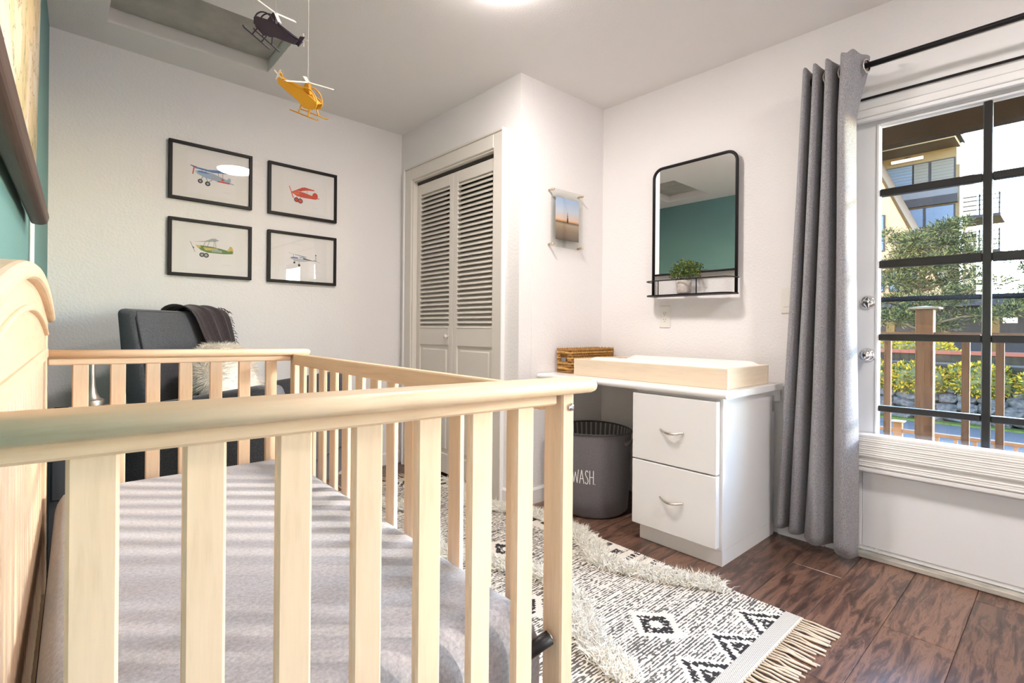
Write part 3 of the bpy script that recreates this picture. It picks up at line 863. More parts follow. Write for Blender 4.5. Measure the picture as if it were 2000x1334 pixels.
# ------------------------------------------------------------------ four framed aeroplane prints
def P2(pts, mi):
    return (pts, mi)
PC = {}
def pcol(name, c):
    if name not in PC: PC[name] = simple('print_'+name, c, 0.8)
    return PC[name]
def ell(cx, cz, rx, rz, n=16): return [(cx+rx*math.cos(2*math.pi*k/n), cz+rz*math.sin(2*math.pi*k/n)) for k in range(n)]
def seg(x0, z0, x1, z1, w):
    d = Vector((x1-x0, z1-z0)); d.normalize(); nx, nz = -d.y*w/2, d.x*w/2
    return [(x0+nx, z0+nz), (x1+nx, z1+nz), (x1-nx, z1-nz), (x0-nx, z0-nz)]
def plane_blue():
    b, bl, gr, rd, dk = 'skyblue', 'blue', 'greyblue', 'red', 'ink'
    return [(seg(-.105, .038, -.075, .034, .004), dk), ([(-.10, .036), (-.02, .030), (.045, .040), (.085, .034), (.075, .026), (0, .018), (-.085, .026)], bl),
            ([(-.083, .012), (-.06, .018), (.0, .014), (.05, .0), (.09, -.016), (.088, -.026), (.03, -.026), (-.03, -.018), (-.07, -.004)], b),
            ([(-.07, .016), (-.04, .016), (-.01, .010), (-.03, .006), (-.07, .008)], bl), ([(.0, .010), (.05, -.002), (.06, -.014), (.0, -.014)], gr),
            ([(.03, -.022), (.09, -.022), (.088, -.030), (.02, -.028)], rd), ([(.046, -.004), (.058, -.008), (.056, -.020), (.046, -.018)], rd),
            ([(.072, -.012), (.082, .004), (.092, .002), (.094, -.016)], b), ([(.086, -.020), (.11, -.026), (.11, -.031), (.086, -.028)], gr),
            (seg(-.088, .028, -.094, -.008, .005), rd), (seg(-.090, .012, -.086, .036, .004), rd),
            (seg(-.05, .016, -.052, .028, .0018), dk), (seg(-.03, .014, -.034, .026, .0018), dk), (seg(.03, .004, .03, .032, .0018), dk), (seg(.052, .0, .052, .034, .0018), dk),
            (seg(-.045, -.012, -.058, -.036, .0022), dk), (seg(-.03, -.016, -.022, -.042, .0022), dk), (seg(.0, -.022, -.02, -.04, .0022), dk),
            (ell(-.058, -.040, .012, .012), dk), (ell(-.058, -.040, .006, .006), gr), (ell(-.022, -.048, .013, .013), dk), (ell(-.022, -.048, .006, .006), gr)]
def plane_red():
    r, o, dk = 'red', 'orange', 'ink'
    return [([(-.055, .012), (-.01, .038), (.005, .042), (.065, .036), (.062, .030), (.02, .026), (-.02, .014)], r),
            ([(-.075, .0), (-.055, .012), (.0, .010), (.045, .0), (.075, -.002), (.075, -.020), (.0, -.022), (-.04, -.018)], r),
            (ell(.068, .0, .017, .020), r), ([(.075, -.010), (.095, -.010), (.095, -.014), (.075, -.015)], r), ([(-.06, .006), (-.02, .004), (-.03, -.010), (-.06, -.006)], o),
            (seg(-.085, .034, -.072, .002, .005), o), (seg(-.072, -.002, -.060, -.032, .005), r), (seg(.02, .006, .02, .028, .0018), dk), (seg(-.02, .010, -.012, .022, .0018), dk),
            (seg(-.04, -.018, -.043, -.034, .002), dk), (seg(-.018, -.02, -.022, -.036, .002), dk),
            (ell(-.043, -.040, .014, .014), dk), (ell(-.043, -.040, .010, .010), r), (ell(-.020, -.044, .015, .015), dk), (ell(-.020, -.044, .011, .011), r)]
def plane_green():
    g, y_, gr, dk = 'green', 'yellow', 'greygreen', 'ink'
    return [([(-.085, .034), (-.03, .044), (.0, .060), (.018, .062), (.036, .052), (.02, .046), (-.02, .040)], gr),
            ([(-.07, .012), (-.05, .018), (.0, .016), (.05, .008), (.08, .002), (.10, -.004), (.10, -.014), (.06, -.018), (-.02, -.018), (-.05, -.008)], g),
            ([(-.075, .018), (-.055, .018), (-.05, .006), (-.066, .004)], y_), ([(-.04, .010), (.03, .008), (.03, -.004), (-.03, -.006)], y_), ([(.0, .004), (.05, .0), (.05, -.012), (.0, -.012)], gr),
            ([(.075, .0), (.090, .028), (.10, .024), (.108, .0), (.10, -.012)], y_), ([(.072, -.004), (.10, .004), (.106, -.012), (.08, -.016)], g),
            (seg(-.10, .034, -.078, -.020, .0018), dk), (seg(-.09, .008, -.082, .0, .004), dk),
            (seg(-.04, .016, -.03, .040, .0016), dk), (seg(-.02, .016, -.01, .044, .0016), dk), (seg(.01, .014, .012, .05, .0016), dk), (seg(.02, .014, .018, .05, .0016), dk),
            (seg(-.036, -.016, -.042, -.030, .0018), dk), (ell(-.046, -.032, .012, .012), dk), (ell(-.046, -.032, .006, .006), gr), (ell(-.026, -.033, .013, .013), dk), (ell(-.026, -.033, .007, .007), gr)]
def plane_small():
    b, gr, dk = 'blue', 'palegrey', 'ink'
    return [([(-.078, .0), (-.06, .008), (-.03, .006), (-.03, .0), (-.07, -.002)], b), ([(-.072, -.002), (-.03, .0), (.04, -.002), (.06, -.006), (.0, -.018), (-.05, -.018)], gr),
            ([(-.02, .012), (.0, .014), (.02, .006), (-.02, .002)], 'skyblue'), (seg(-.05, .022, .02, .012, .0022), dk), ([(.0, .006), (.065, -.008), (.065, -.010), (.0, -.002)], dk),
            (seg(-.085, .030, -.055, .022, .002), gr), (seg(-.055, .010, -.058, .024, .0014), dk), (seg(-.02, .004, -.024, .016, .0014), dk),
            ([(.072, .022), (.079, .024), (.079, -.006), (.074, -.006)], gr), (ell(.0755, .028, .004, .004), dk), ([(.062, -.002), (.082, -.006), (.082, -.009), (.062, -.006)], dk), (seg(.085, -.012, .10, -.014, .0025), gr),
            (seg(-.05, -.016, -.052, -.024, .002), dk), (ell(-.052, -.026, .006, .006), dk), (seg(-.025, -.018, -.024, -.038, .0016), dk), (ell(-.024, -.040, .007, .007), dk)]
COLS = dict(skyblue=(0.33, 0.45, 0.60), blue=(0.10, 0.20, 0.45), greyblue=(0.38, 0.42, 0.46), red=(0.62, 0.07, 0.03), ink=(0.035, 0.033, 0.04), orange=(0.72, 0.16, 0.05),
            green=(0.12, 0.22, 0.045), yellow=(0.62, 0.50, 0.12), greygreen=(0.35, 0.41, 0.36), palegrey=(0.50, 0.48, 0.52))
def picture(x0, x1, z0, z1, art, label, sc=1.0, cx=0.0, cz=0.0):
    dB = (Q1-Q0).normalized()
    p = Q0+dB*((x0-Q0.x)/dB.x)
    o = tag(empty('picture_frame', (p.x, p.y, z0), (0, 0, A_BACK)), label, 'picture', 'aeroplane prints on the back wall')
    W, Hh = (x1-x0)/dB.x, z1-z0
    fw = 0.0175
    for nm, a, b, c, d in (('frame_bar', 0, W, Hh-fw, Hh), ('frame_bar', 0, W, 0, fw), ('frame_bar', 0, fw, fw, Hh-fw), ('frame_bar', W-fw, W, fw, Hh-fw)):
        bm = bmesh.new(); addbox(bm, a, b, -0.024, -0.0005, c, d, bev=0.0015); obj(nm, bm, M['frameblk'], o)
    bm = bmesh.new(); addbox(bm, fw-0.002, W-fw+0.002, -0.012, -0.002, fw-0.002, Hh-fw+0.002); obj('mat_board', bm, M['paper'], o)
    m0 = W*0.21; mz = Hh*0.14
    bm = bmesh.new(); addbox(bm, m0, W-m0, -0.0127, -0.0115, mz, Hh-mz); pr = obj('print_sheet', bm, M['paper2'], o)
    bm = bmesh.new(); names = []
    for i, (pts, cn) in enumerate(art):
        if cn not in names: names.append(cn)
        vs_ = [bm.verts.new((W/2+cx+a*sc, -0.0131-0.00002*i, Hh/2+cz+b*sc)) for a, b in pts]
        f = bm.faces.new(vs_); f.material_index = names.index(cn)
    # pencilled signature
    sgx, sgz = W*0.63, Hh*0.24
    for k in range(7):
        a = sgx+k*0.006
        vs_ = [bm.verts.new((q[0], -0.0131, q[1])) for q in seg(a, sgz+(0.001 if k % 2 else -0.001), a+0.005, sgz+(-0.001 if k % 2 else 0.0015), 0.0011)]
        f = bm.faces.new(vs_)
        if 'palegrey' not in names: names.append('palegrey')
        f.material_index = names.index('palegrey')
    me = bpy.data.meshes.new('plane_drawing'); bm.to_mesh(me); bm.free()
    mesh_obj('plane_drawing', me, [pcol(n_, COLS[n_]) for n_ in names], pr)
    bm = bmesh.new(); addbox(bm, fw-0.001, W-fw+0.001, -0.0175, -0.0165, fw-0.001, Hh-fw+0.001); obj('glass', bm, M['picglass'], o)
picture(0.4408, 0.8706, 1.7356, 2.0657, plane_blue(), 'black framed print of a blue biplane, upper left of four', 1.05, 0.0, 0.0)
picture(0.9640, 1.4092, 1.7348, 2.0651, plane_red(), 'black framed print of a red monoplane, upper right of four', 1.10, 0.0, -0.005)
picture(0.4408, 0.8706, 1.3059, 1.6322, plane_green(), 'black framed print of a green monoplane, lower left of four', 1.08, 0.0, 0.0)
picture(0.9640, 1.4092, 1.3050, 1.6331, plane_small(), 'black framed print of a pale blue light aircraft, lower right of four', 1.10, 0.0, 0.0)

# ------------------------------------------------------------------ acrylic photo frame on the nook wall
dN = (Q3-Q2).normalized()
pN = Q2+dN*((2.171-Q2.x)/dN.x)
AF = tag(empty('acrylic_frame', (pN.x, pN.y, 1.519), (0, 0, A_NOOK)), 'clear acrylic photo frame with brass standoffs beside the mirror', 'photo frame')
AW, AH = 0.283, 0.349
def photo_mat():
    m, nt, b, out = new_mat('beach_photo')
    tc = nt.nodes.new('ShaderNodeTexCoord'); sp = nt.nodes.new('ShaderNodeSeparateXYZ'); nt.links.new(tc.outputs['Object'], sp.inputs[0])
    mr = nt.nodes.new('ShaderNodeMapRange'); mr.inputs['From Max'].default_value = 0.255
    nt.links.new(sp.outputs[2], mr.inputs[0])
    nz = noise_tex(nt, coords(nt, (6, 1, 60)), 6, 4)
    ad = nt.nodes.new('ShaderNodeMath'); ad.operation = 'MULTIPLY_ADD'; ad.inputs[1].default_value = 0.05
    nt.links.new(nz, ad.inputs[0]); nt.links.new(mr.outputs[0], ad.inputs[2])
    col = ramp(nt, ad.outputs[0], [(0.02, srgb(96, 82, 74)), (0.25, srgb(150, 128, 106)), (0.40, srgb(186, 164, 138)), (0.455, srgb(96, 74, 60)), (0.475, srgb(226, 160, 78)), (0.52, srgb(240, 208, 190)), (0.72, srgb(214, 222, 240)), (1.0, srgb(176, 200, 238))])
    nt.links.new(col, b.inputs['Base Color']); b.inputs['Roughness'].default_value = 0.4
    return m
M['photo'] = photo_mat()
bm = bmesh.new(); addbox(bm, 0, AW, -0.034, -0.0305, 0, AH, bev=0.0006); obj('acrylic_sheet', bm, M['acrylic'], AF)
bm = bmesh.new(); addbox(bm, 0, AW, -0.0270, -0.0235, 0, AH, bev=0.0006); obj('acrylic_sheet', bm, M['acrylic'], AF)
bm = bmesh.new(); addbox(bm, 0.0, 0.208, -0.0006, 0.0006, 0.0, 0.255); ph = obj('photograph', bm, M['photo'], AF, loc=(0.040, -0.0288, 0.047))
bm = bmesh.new()
for k, (pts) in enumerate(([(.098, .108), (.112, .108), (.110, .135), (.104, .146), (.100, .135)], [(.100, .144), (.108, .144), (.108, .152), (.100, .152)], [(.101, .15), (.104, .15), (.106, .172), (.103, .172)])):
    bm.faces.new([bm.verts.new((a, -0.0008, b)) for a, b in pts])
me = bpy.data.meshes.new('figure_print'); bm.to_mesh(me); bm.free(); mesh_obj('figure_print', me, pcol('ink', COLS['ink']), ph)
for a in (0.006, AW-0.016):
    for c in (0.012, AH-0.012):
        lathe('standoff', [(0, 0), (0.0065, 0), (0.0065, 0.042), (0.005, 0.044), (0, 0.044)], M['brass'], AF, 16, (a+0.004, -0.0005, c), axis='Y')

# ------------------------------------------------------------------ mirror with shelf, plant
pM = rw(1.7104)
MI = tag(empty('wall_mirror', (pM.x-0.001, pM.y, 1.2237), (0, 0, R(-90))), 'black metal framed wall mirror with rounded top and small shelf', 'mirror')
MWd, MH = 0.517, 0.7686
rc = 0.055
def arc(cx, cz, r, a0, a1, n=8): return [(cx+r*math.cos(R(a0+(a1-a0)*k/n)), cz+r*math.sin(R(a0+(a1-a0)*k/n))) for k in range(n+1)]
outl = [(0.007, 0.0)]+arc(rc+0.007, MH-rc-0.007, rc, 180, 90)+arc(MWd-rc-0.007, MH-rc-0.007, rc, 90, 0)+[(MWd-0.007, 0.0)]
tube('frame', [(a, -0.028, b) for a, b in outl], 0.0085, M['black'], MI, 12)
bm = bmesh.new()
poly = [(0.012, 0.130)]+arc(rc+0.012, MH-rc-0.012, rc, 180, 90)+arc(MWd-rc-0.012, MH-rc-0.012, rc, 90, 0)+[(MWd-0.012, 0.130)]
addprism(bm, poly, -0.027, -0.019, 'XZ'); obj('mirror_glass', bm, M['mirror'], MI)
bm = bmesh.new(); addprism(bm, [(a*0.99+0.003, b*0.99) for a, b in poly], -0.018, -0.001, 'XZ'); obj('backing', bm, M['black'], MI)
tube('cross_bar', [(0.010, -0.028, 0.127), (MWd-0.010, -0.028, 0.127)], 0.006, M['black'], MI, 10)
def shelf_outline(y1, rr, n=8):
    pts = [(0.0, -0.014), (0.0, y1+rr)]
    pts += [(rr-rr*math.cos(R(90*k/n)), y1+rr-rr*math.sin(R(90*k/n))) for k in range(1, n+1)]
    pts += [(MWd-rr+rr*math.sin(R(90*k/n)), y1+rr-rr*math.cos(R(90*k/n))) for k in range(0, n+1)]
    pts += [(MWd, -0.014)]
    return pts
so = shelf_outline(-0.125, 0.055)
bm = bmesh.new(); addprism(bm, so, -0.006, 0.002, 'XY'); obj('shelf_plate', bm, M['black'], MI)
tube('guard_rail', [(a, b, 0.083) for a, b in so], 0.0032, M['black'], MI, 8)
for a in (0.10, 0.335):
    tube('rail_upright', [(a, -0.124, 0.0), (a, -0.124, 0.083)], 0.0032, M['black'], MI, 8)
PP = tag(empty('potted_plant', (2.632, 1.480, 1.2262)), 'small green leafy plant in a carved pale pot on the mirror shelf', 'plant')
lathe('pot', [(0, 0), (0.034, 0), (0.038, 0.01), (0.041, 0.045), (0.042, 0.074), (0.039, 0.078), (0.035, 0.074), (0.034, 0.06), (0, 0.058)],
      simple('carved_stone_pot', (0.52, 0.47, 0.43), 0.8, bmp=dict(scale=60, str=0.6, dist=0.004), var=dict(scale=45, amt=0.25)), PP, 28)
bm = bmesh.new(); random.seed(3)
M['leafd'] = simple('leaf_green_dark', (0.045, 0.085, 0.012), 0.6); M['leafl'] = simple('leaf_green_light', (0.19, 0.26, 0.03), 0.6)
for _ in range(1100):
    th, ph_ = random.uniform(0, 2*math.pi), math.acos(random.uniform(-0.35, 1))
    rr = 0.092*random.uniform(0.55, 1.05)
    p = Vector((rr*math.sin(ph_)*math.cos(th)*0.62, rr*math.sin(ph_)*math.sin(th)*1.0, 0.115+rr*math.cos(ph_)*0.85))
    if p.x > 0.058: continue
    d = Vector((random.uniform(-1, 1), random.uniform(-1, 1), random.uniform(-0.3, 1))).normalized()
    s = d.cross(Vector((random.uniform(-1, 1), random.uniform(-1, 1), random.uniform(-1, 1)))).normalized()
    L = random.uniform(0.008, 0.014)
    vs_ = [bm.verts.new(p), bm.verts.new(p+d*L*0.5+s*L*0.32), bm.verts.new(p+d*L), bm.verts.new(p+d*L*0.5-s*L*0.32)]
    f = bm.faces.new(vs_); f.material_index = 1 if random.random() < 0.33 else 0
me = bpy.data.meshes.new('leaves'); bm.to_mesh(me); bm.free()
lv = mesh_obj('leaves', me, [M['leafd'], M['leafl']], PP); lv['kind'] = 'stuff'
bm = bmesh.new()
for k in range(9):
    a = k*0.7
    addtube(bm, [(0.008*math.cos(a), 0.008*math.sin(a), 0.055), (0.025*math.cos(a), 0.03*math.sin(a), 0.10), (0.032*math.cos(a), 0.055*math.sin(a), 0.13)], 0.0012, 5)
obj('stems', bm, M['leafd'], PP)

# outlet and switch
def wall_plate(name, y, z0, z1, w, label, cat):
    p = rw(y)
    o = tag(empty(name, (p.x, p.y, z0), (0, 0, A_RIGHT)), label, cat)
    h = z1-z0
    bm = bmesh.new(); addbox(bm, 0, w, -0.006, -0.0003, 0, h, bev=0.0025); obj('plate', bm, M['plastic'], o)
    return o, h
ol, h = wall_plate('outlet', 1.676, 1.036, 1.166, 0.073, 'white electrical outlet on the wall under the mirror shelf', 'outlet')
for zc_ in (h*0.36, h*0.64):
    bm = bmesh.new(); addbox(bm, 0.022, 0.051, -0.0085, -0.0055, zc_-0.014, zc_+0.014, bev=0.0025); rcp = obj('receptacle', bm, M['plastic'], ol)
    bm = bmesh.new()
    for a in (0.0295, 0.0415): addbox(bm, a, a+0.0022, -0.0092, -0.0080, zc_-0.001, zc_+0.008)
    addbox(bm, 0.0345, 0.0385, -0.0092, -0.0080, zc_-0.010, zc_-0.006)
    obj('slots', bm, M['slot'], rcp)
sw, h = wall_plate('light_switch', 0.992, 1.112, 1.238, 0.115, 'white rocker light switch half hidden behind the curtain', 'light switch')
for a in (0.012, 0.064):
    bm = bmesh.new(); addbox(bm, a, a+0.038, -0.0095, -0.005, h*0.25, h*0.76, bev=0.002); obj('rocker', bm, M['plastic'], sw)

# ------------------------------------------------------------------ desk top, drawer unit, changing tray
KA = R(-0.1523)
WT = empty('countertop', (2.087, 0.978, 0.7315), (0, 0, KA)); tag(WT, 'white laminate countertop over the drawers and hamper', 'countertop')
bm = bmesh.new()
dpt = 2.703-2.087; ln = 2.110-0.978
th = 0.0295; rr = th/2
prof = [(dpt, 0), (dpt, th)]+[(rr-rr*math.sin(R(180*k/10)), rr+rr*math.cos(R(180*k/10))) for k in range(11)]
addprism(bm, prof, 0.0, ln, 'XZ')
o = obj('top_slab', bm, M['lam'], WT)
bm = bmesh.new(); addbox(bm, dpt-0.022, dpt-0.003, 0.01, ln-0.005, -0.06, -0.001); obj('wall_cleat', bm, M['white'], WT)
DU = tag(empty('drawer_unit', (2.1339, 1.0101, 0), (0, 0, KA)), 'white two-drawer cabinet supporting the countertop', 'cabinet')
kd, kw = 0.551, 0.4347
bm = bmesh.new(); addbox(bm, 0, kd, 0, kw, 0.0665, 0.7308, bev=0.0015); obj('carcass', bm, M['lam'], DU)
bm = bmesh.new(); addbox(bm, 0.002, kd, 0.001, kw-0.018, 0.0005, 0.066); obj('toe_kick', bm, M['white'], DU)
for z0, z1, hz in ((0.398, 0.7158, 0.558), (0.080, 0.3925, 0.240)):
    bm = bmesh.new(); addbox(bm, -0.0364, -0.001, 0.012, kw+0.004, z0, z1, bev=0.004, seg=2); dw = obj('drawer_front', bm, M['lam'], DU)
    pts = []
    for k in range(13):
        t = k/12; pts.append((-0.0364-0.021*math.sin(math.pi*t)-0.001, 0.163+0.12*t, hz-0.010*math.sin(math.pi*t)))
    tube('handle', pts, [0.0042+0.002*math.sin(math.pi*k/12) for k in range(13)], M['nickel'], dw, 10)
bm = bmesh.new(); addbox(bm, kd-0.030, kd-0.012, -0.004, -0.0003, 0.62, 0.70, bev=0.001); obj('hinge_plate', bm, M['nickel'], DU)
TR = tag(empty('changing_tray', (2.1834, 1.0169, 0.7612), (0, 0, KA)), 'blond wood changing tray on the white countertop', 'changing tray')
tw, tl, thh = 0.4455, 0.8923, 0.093
for nm, x0, x1, y0, y1, mt in (('side', 0, 0.016, 0, tl, 'tray'), ('side', tw-0.016, tw, 0, tl, 'tray'), ('end', 0.016, tw-0.016, 0, 0.016, 'trayx'), ('end', 0.016, tw-0.016, tl-0.016, tl, 'trayx')):
    bm = bmesh.new(); addbox(bm, x0, x1, y0, y1, 0, thh, bev=0.002); obj(nm, bm, M[mt], TR)
bm = bmesh.new(); addbox(bm, 0.016, tw-0.016, 0.016, tl-0.016, 0.002, 0.012); obj('bottom', bm, M['tray'], TR)
def pad():
    bm = bmesh.new()
    x0, x1, y0, y1 = 0.019, tw-0.019, 0.019, tl-0.080
    nx, ny = 28, 40
    g = []
    for i in range(nx+1):
        a = i/nx; row_ = []
        for j in range(ny+1):
            b = j/ny
            side = abs(2*a-1)
            z = 0.058+0.074*side**2.6
            ed = min(b, 1-b)*(y1-y0); z -= 0.020*math.exp(-(ed/0.03)**2)
            ed = min(a, 1-a)*(x1-x0); z -= 0.030*math.exp(-(ed/0.014)**2)
            row_.append(bm.verts.new((x0+(x1-x0)*a, y0+(y1-y0)*b, z)))
        g.append(row_)
    for i in range(nx):
        for j in range(ny): bm.faces.new((g[i][j], g[i+1][j], g[i+1][j+1], g[i][j+1]))
    rim = [g[i][0] for i in range(nx+1)]+[g[nx][j] for j in range(1, ny+1)]+[g[i][ny] for i in range(nx-1, -1, -1)]+[g[0][j] for j in range(ny-1, 0, -1)]
    low = [bm.verts.new((v.co.x, v.co.y, 0.0135)) for v in rim]
    m = len(rim)
    for k in range(m): bm.faces.new((rim[k], rim[(k+1) % m], low[(k+1) % m], low[k]))
    bm.faces.new(low)
    o = obj('changing_pad', bm, M['pad'], None, True, (2.1834, 1.0169, 0.7612), (0, 0, KA))
    tag(o, 'white contoured changing pad lying in the wooden tray', 'changing pad')
pad()

# wicker basket
BK = tag(empty('wicker_basket', (2.238, 1.972, 0.7605), (0, 0, KA)), 'golden woven seagrass basket in the corner of the countertop', 'basket')
bw, bd, bh = 0.415, 0.125, 0.146
M['wick1'] = simple('seagrass_light', (0.50, 0.27, 0.075), 0.8, var=dict(scale=40, amt=0.35))
M['wick2'] = simple('seagrass_dark', (0.33, 0.16, 0.04), 0.8, var=dict(scale=40, amt=0.35))
bm = bmesh.new()
for x0, x1, y0, y1, z0, z1 in ((0.010, bw-0.010, 0.010, 0.014, 0.004, bh-0.008), (0.010, bw-0.010, bd-0.014, bd-0.010, 0.004, bh-0.008), (bw-0.014, bw-0.010, 0.010, bd-0.010, 0.004, bh-0.008),
                               (0.010, 0.014, 0.010, bd-0.010, 0.004, 0.072), (0.010, 0.014, 0.010, 0.035, 0.072, bh-0.008), (0.010, 0.014, bd-0.035, bd-0.010, 0.072, bh-0.008), (0.010, bw-0.010, 0.010, bd-0.010, 0.0, 0.004)):
    addbox(bm, x0, x1, y0, y1, z0, z1)
obj('lining', bm, M['wick2'], BK)
nrow = 9
for k in range(nrow):
    z = 0.009+k*(bh-0.018)/(nrow-1)
    ring = []
    per = [(0.006, bd/2), (0.006, 0.012), (0.012, 0.006)] + [(0.012+(bw-0.024)*t/38, 0.006) for t in range(1, 38)] + [(bw-0.012, 0.006), (bw-0.006, 0.012)] + \
          [(bw-0.006, 0.012+(bd-0.024)*t/7) for t in range(1, 7)] + [(bw-0.006, bd-0.012), (bw-0.012, bd-0.006)] + [(bw-0.012-(bw-0.024)*t/38, bd-0.006) for t in range(1, 38)] + [(0.012, bd-0.006), (0.006, bd-0.012)]
    hole = 4 <= k <= 6
    for i, (a, b) in enumerate(per):
        ring.append((a, b, z+0.0022*(1 if (i+k) % 2 else -1)))
    bm = bmesh.new()
    if hole:
        path = [p for p in ring[1:] if not (p[0] < 0.01 and 0.030 < p[1] < bd-0.030)]
        path = [(0.006, 0.034, z)]+path+[(0.006, bd-0.034, z)]
        addtube(bm, path, [0.0060+0.0036*((i+k) % 2) for i in range(len(path))], 7)
    else:
        addtube(bm, ring, [0.0060+0.0036*((i+k) % 2) for i in range(len(ring))], 7, closed=True)
    obj('weave_row', bm, M['wick1'] if k % 2 else M['wick2'], BK)
bm = bmesh.new(); addbox(bm, -0.004, 0.006, 0.045, 0.080, 0.066, 0.092, bev=0.002); obj('label_tag', bm, simple('grey_tag', (0.20, 0.19, 0.18), 0.7), BK)

# ------------------------------------------------------------------ laundry hamper
HX, HY = 2.285, 1.842
HM = tag(empty('laundry_hamper', (HX, HY, 0.0005)), 'grey canvas laundry hamper lettered WASH under the countertop', 'hamper')
hr0, hr1, hh = 0.195, 0.213, 0.452
lathe('body', [(0, 0), (hr0-0.02, 0), (hr0, 0.018), (hr0+0.006, 0.10), (hr1, hh-0.012), (hr1, hh)], M['hamper'], HM, 56)
lathe('lining', [(hr1-0.004, hh), (hr1-0.012, hh-0.05), (hr0-0.008, 0.04), (0, 0.03)], M['lining'], HM, 56)
bm = bmesh.new(); addtube(bm, [(hr1*math.cos(2*math.pi*k/56), hr1*math.sin(2*math.pi*k/56), hh+0.004*math.sin(4*math.pi*k/56)) for k in range(56)], 0.0055, 8, closed=True); obj('rim', bm, M['hamperedge'], HM)
def on_ham(ang, z, off=0.0):
    r = hr0+0.006+(hr1-hr0-0.006)*(z-0.10)/(hh-0.11)+off
    return Vector((r*math.cos(ang), r*math.sin(ang), z))
for a0 in (R(282), R(100)):
    pts = [on_ham(a0-R(10), hh-0.055, 0.002), on_ham(a0-R(9), hh-0.045, 0.016), on_ham(a0, hh-0.035, 0.024), on_ham(a0+R(9), hh-0.045, 0.016), on_ham(a0+R(10), hh-0.055, 0.002)]
    tube('handle', pts, 0.009, M['hamper'], HM, 10)
# lettering WASH. as raised print wrapped on the canvas
letters = {'W': [[(0, 1), (0.22, 0), (0.5, 0.8), (0.78, 0), (1, 1)]], 'A': [[(0, 0), (0.5, 1), (1, 0)], [(0.2, 0.36), (0.8, 0.36)]],
           'S': [[(0.9, 0.86), (0.6, 1.0), (0.25, 0.93), (0.12, 0.74), (0.35, 0.56), (0.7, 0.44), (0.9, 0.25), (0.72, 0.05), (0.35, 0.0), (0.05, 0.14)]],
           'H': [[(0.05, 0), (0.05, 1)], [(0.95, 0), (0.95, 1)], [(0.05, 0.52), (0.95, 0.52)]], '.': [[(0.2, 0.0), (0.2, 0.045)]]}
bm = bmesh.new()
ang = R(186.5)
zb = 0.192; LHh = 0.074
for ch in 'WASH.':
    wd_ = {'W': 0.037, 'A': 0.025, 'S': 0.019, 'H': 0.021, '.': 0.009}[ch]
    for st_ in letters[ch]:
        pts = []
        for (a, b), (c, d) in zip(st_[:-1], st_[1:]):
            for t in range(4): pts.append((a+(c-a)*t/4, b+(d-b)*t/4))
        pts.append(st_[-1])
        for p, q in zip(pts[:-1], pts[1:]):
            dx, dz = (q[0]-p[0])*wd_, (q[1]-p[1])*LHh
            l = math.hypot(dx, dz); nx, nz = -dz/l*0.0020, dx/l*0.0020
            quad = []
            for (a, b), sgn in ((p, 1), (q, 1), (q, -1), (p, -1)):
                aa = ang+(a*wd_+sgn*nx)/0.205
                quad.append(bm.verts.new(on_ham(aa, zb+b*LHh+sgn*nz, 0.0012)))
            bm.faces.new(quad)
    ang += (wd_+0.0055)/0.205
obj('lettering', bm, M['whitepaint'], HM)

# ------------------------------------------------------------------ curtain rod, thin rod, curtain
RX, RZ = 2.555, 2.160
CR_ = tag(empty('curtain_rod', (RX, 0.95, RZ)), 'black metal curtain rod above the glass door', 'curtain rod')
tube('rod', [(0, -0.165, 0), (0.035, -2.5, 0)], 0.0115, M['black'], CR_, 16)
lathe('finial', [(0, 0), (0.016, 0.004), (0.02, 0.02), (0.014, 0.035), (0, 0.04)], M['black'], CR_, 20, (0, -0.165, 0), rot=(R(-90), 0, 0))
for y in (-0.20, -1.25, -2.40):
    xw = mw(0.95+y)-RX
    tube('bracket', [(xw-0.001, y, 0.0), (0.012+0.014*abs(y), y, 0.0)], 0.006, M['black'], CR_, 8)
tag(tube('tension_rod', [(2.700, 0.72, 2.074), (2.722, -0.40, 2.068)], 0.0055, M['black'], None, 10), 'thin black tension rod between the curtain rod and the door', 'rod')

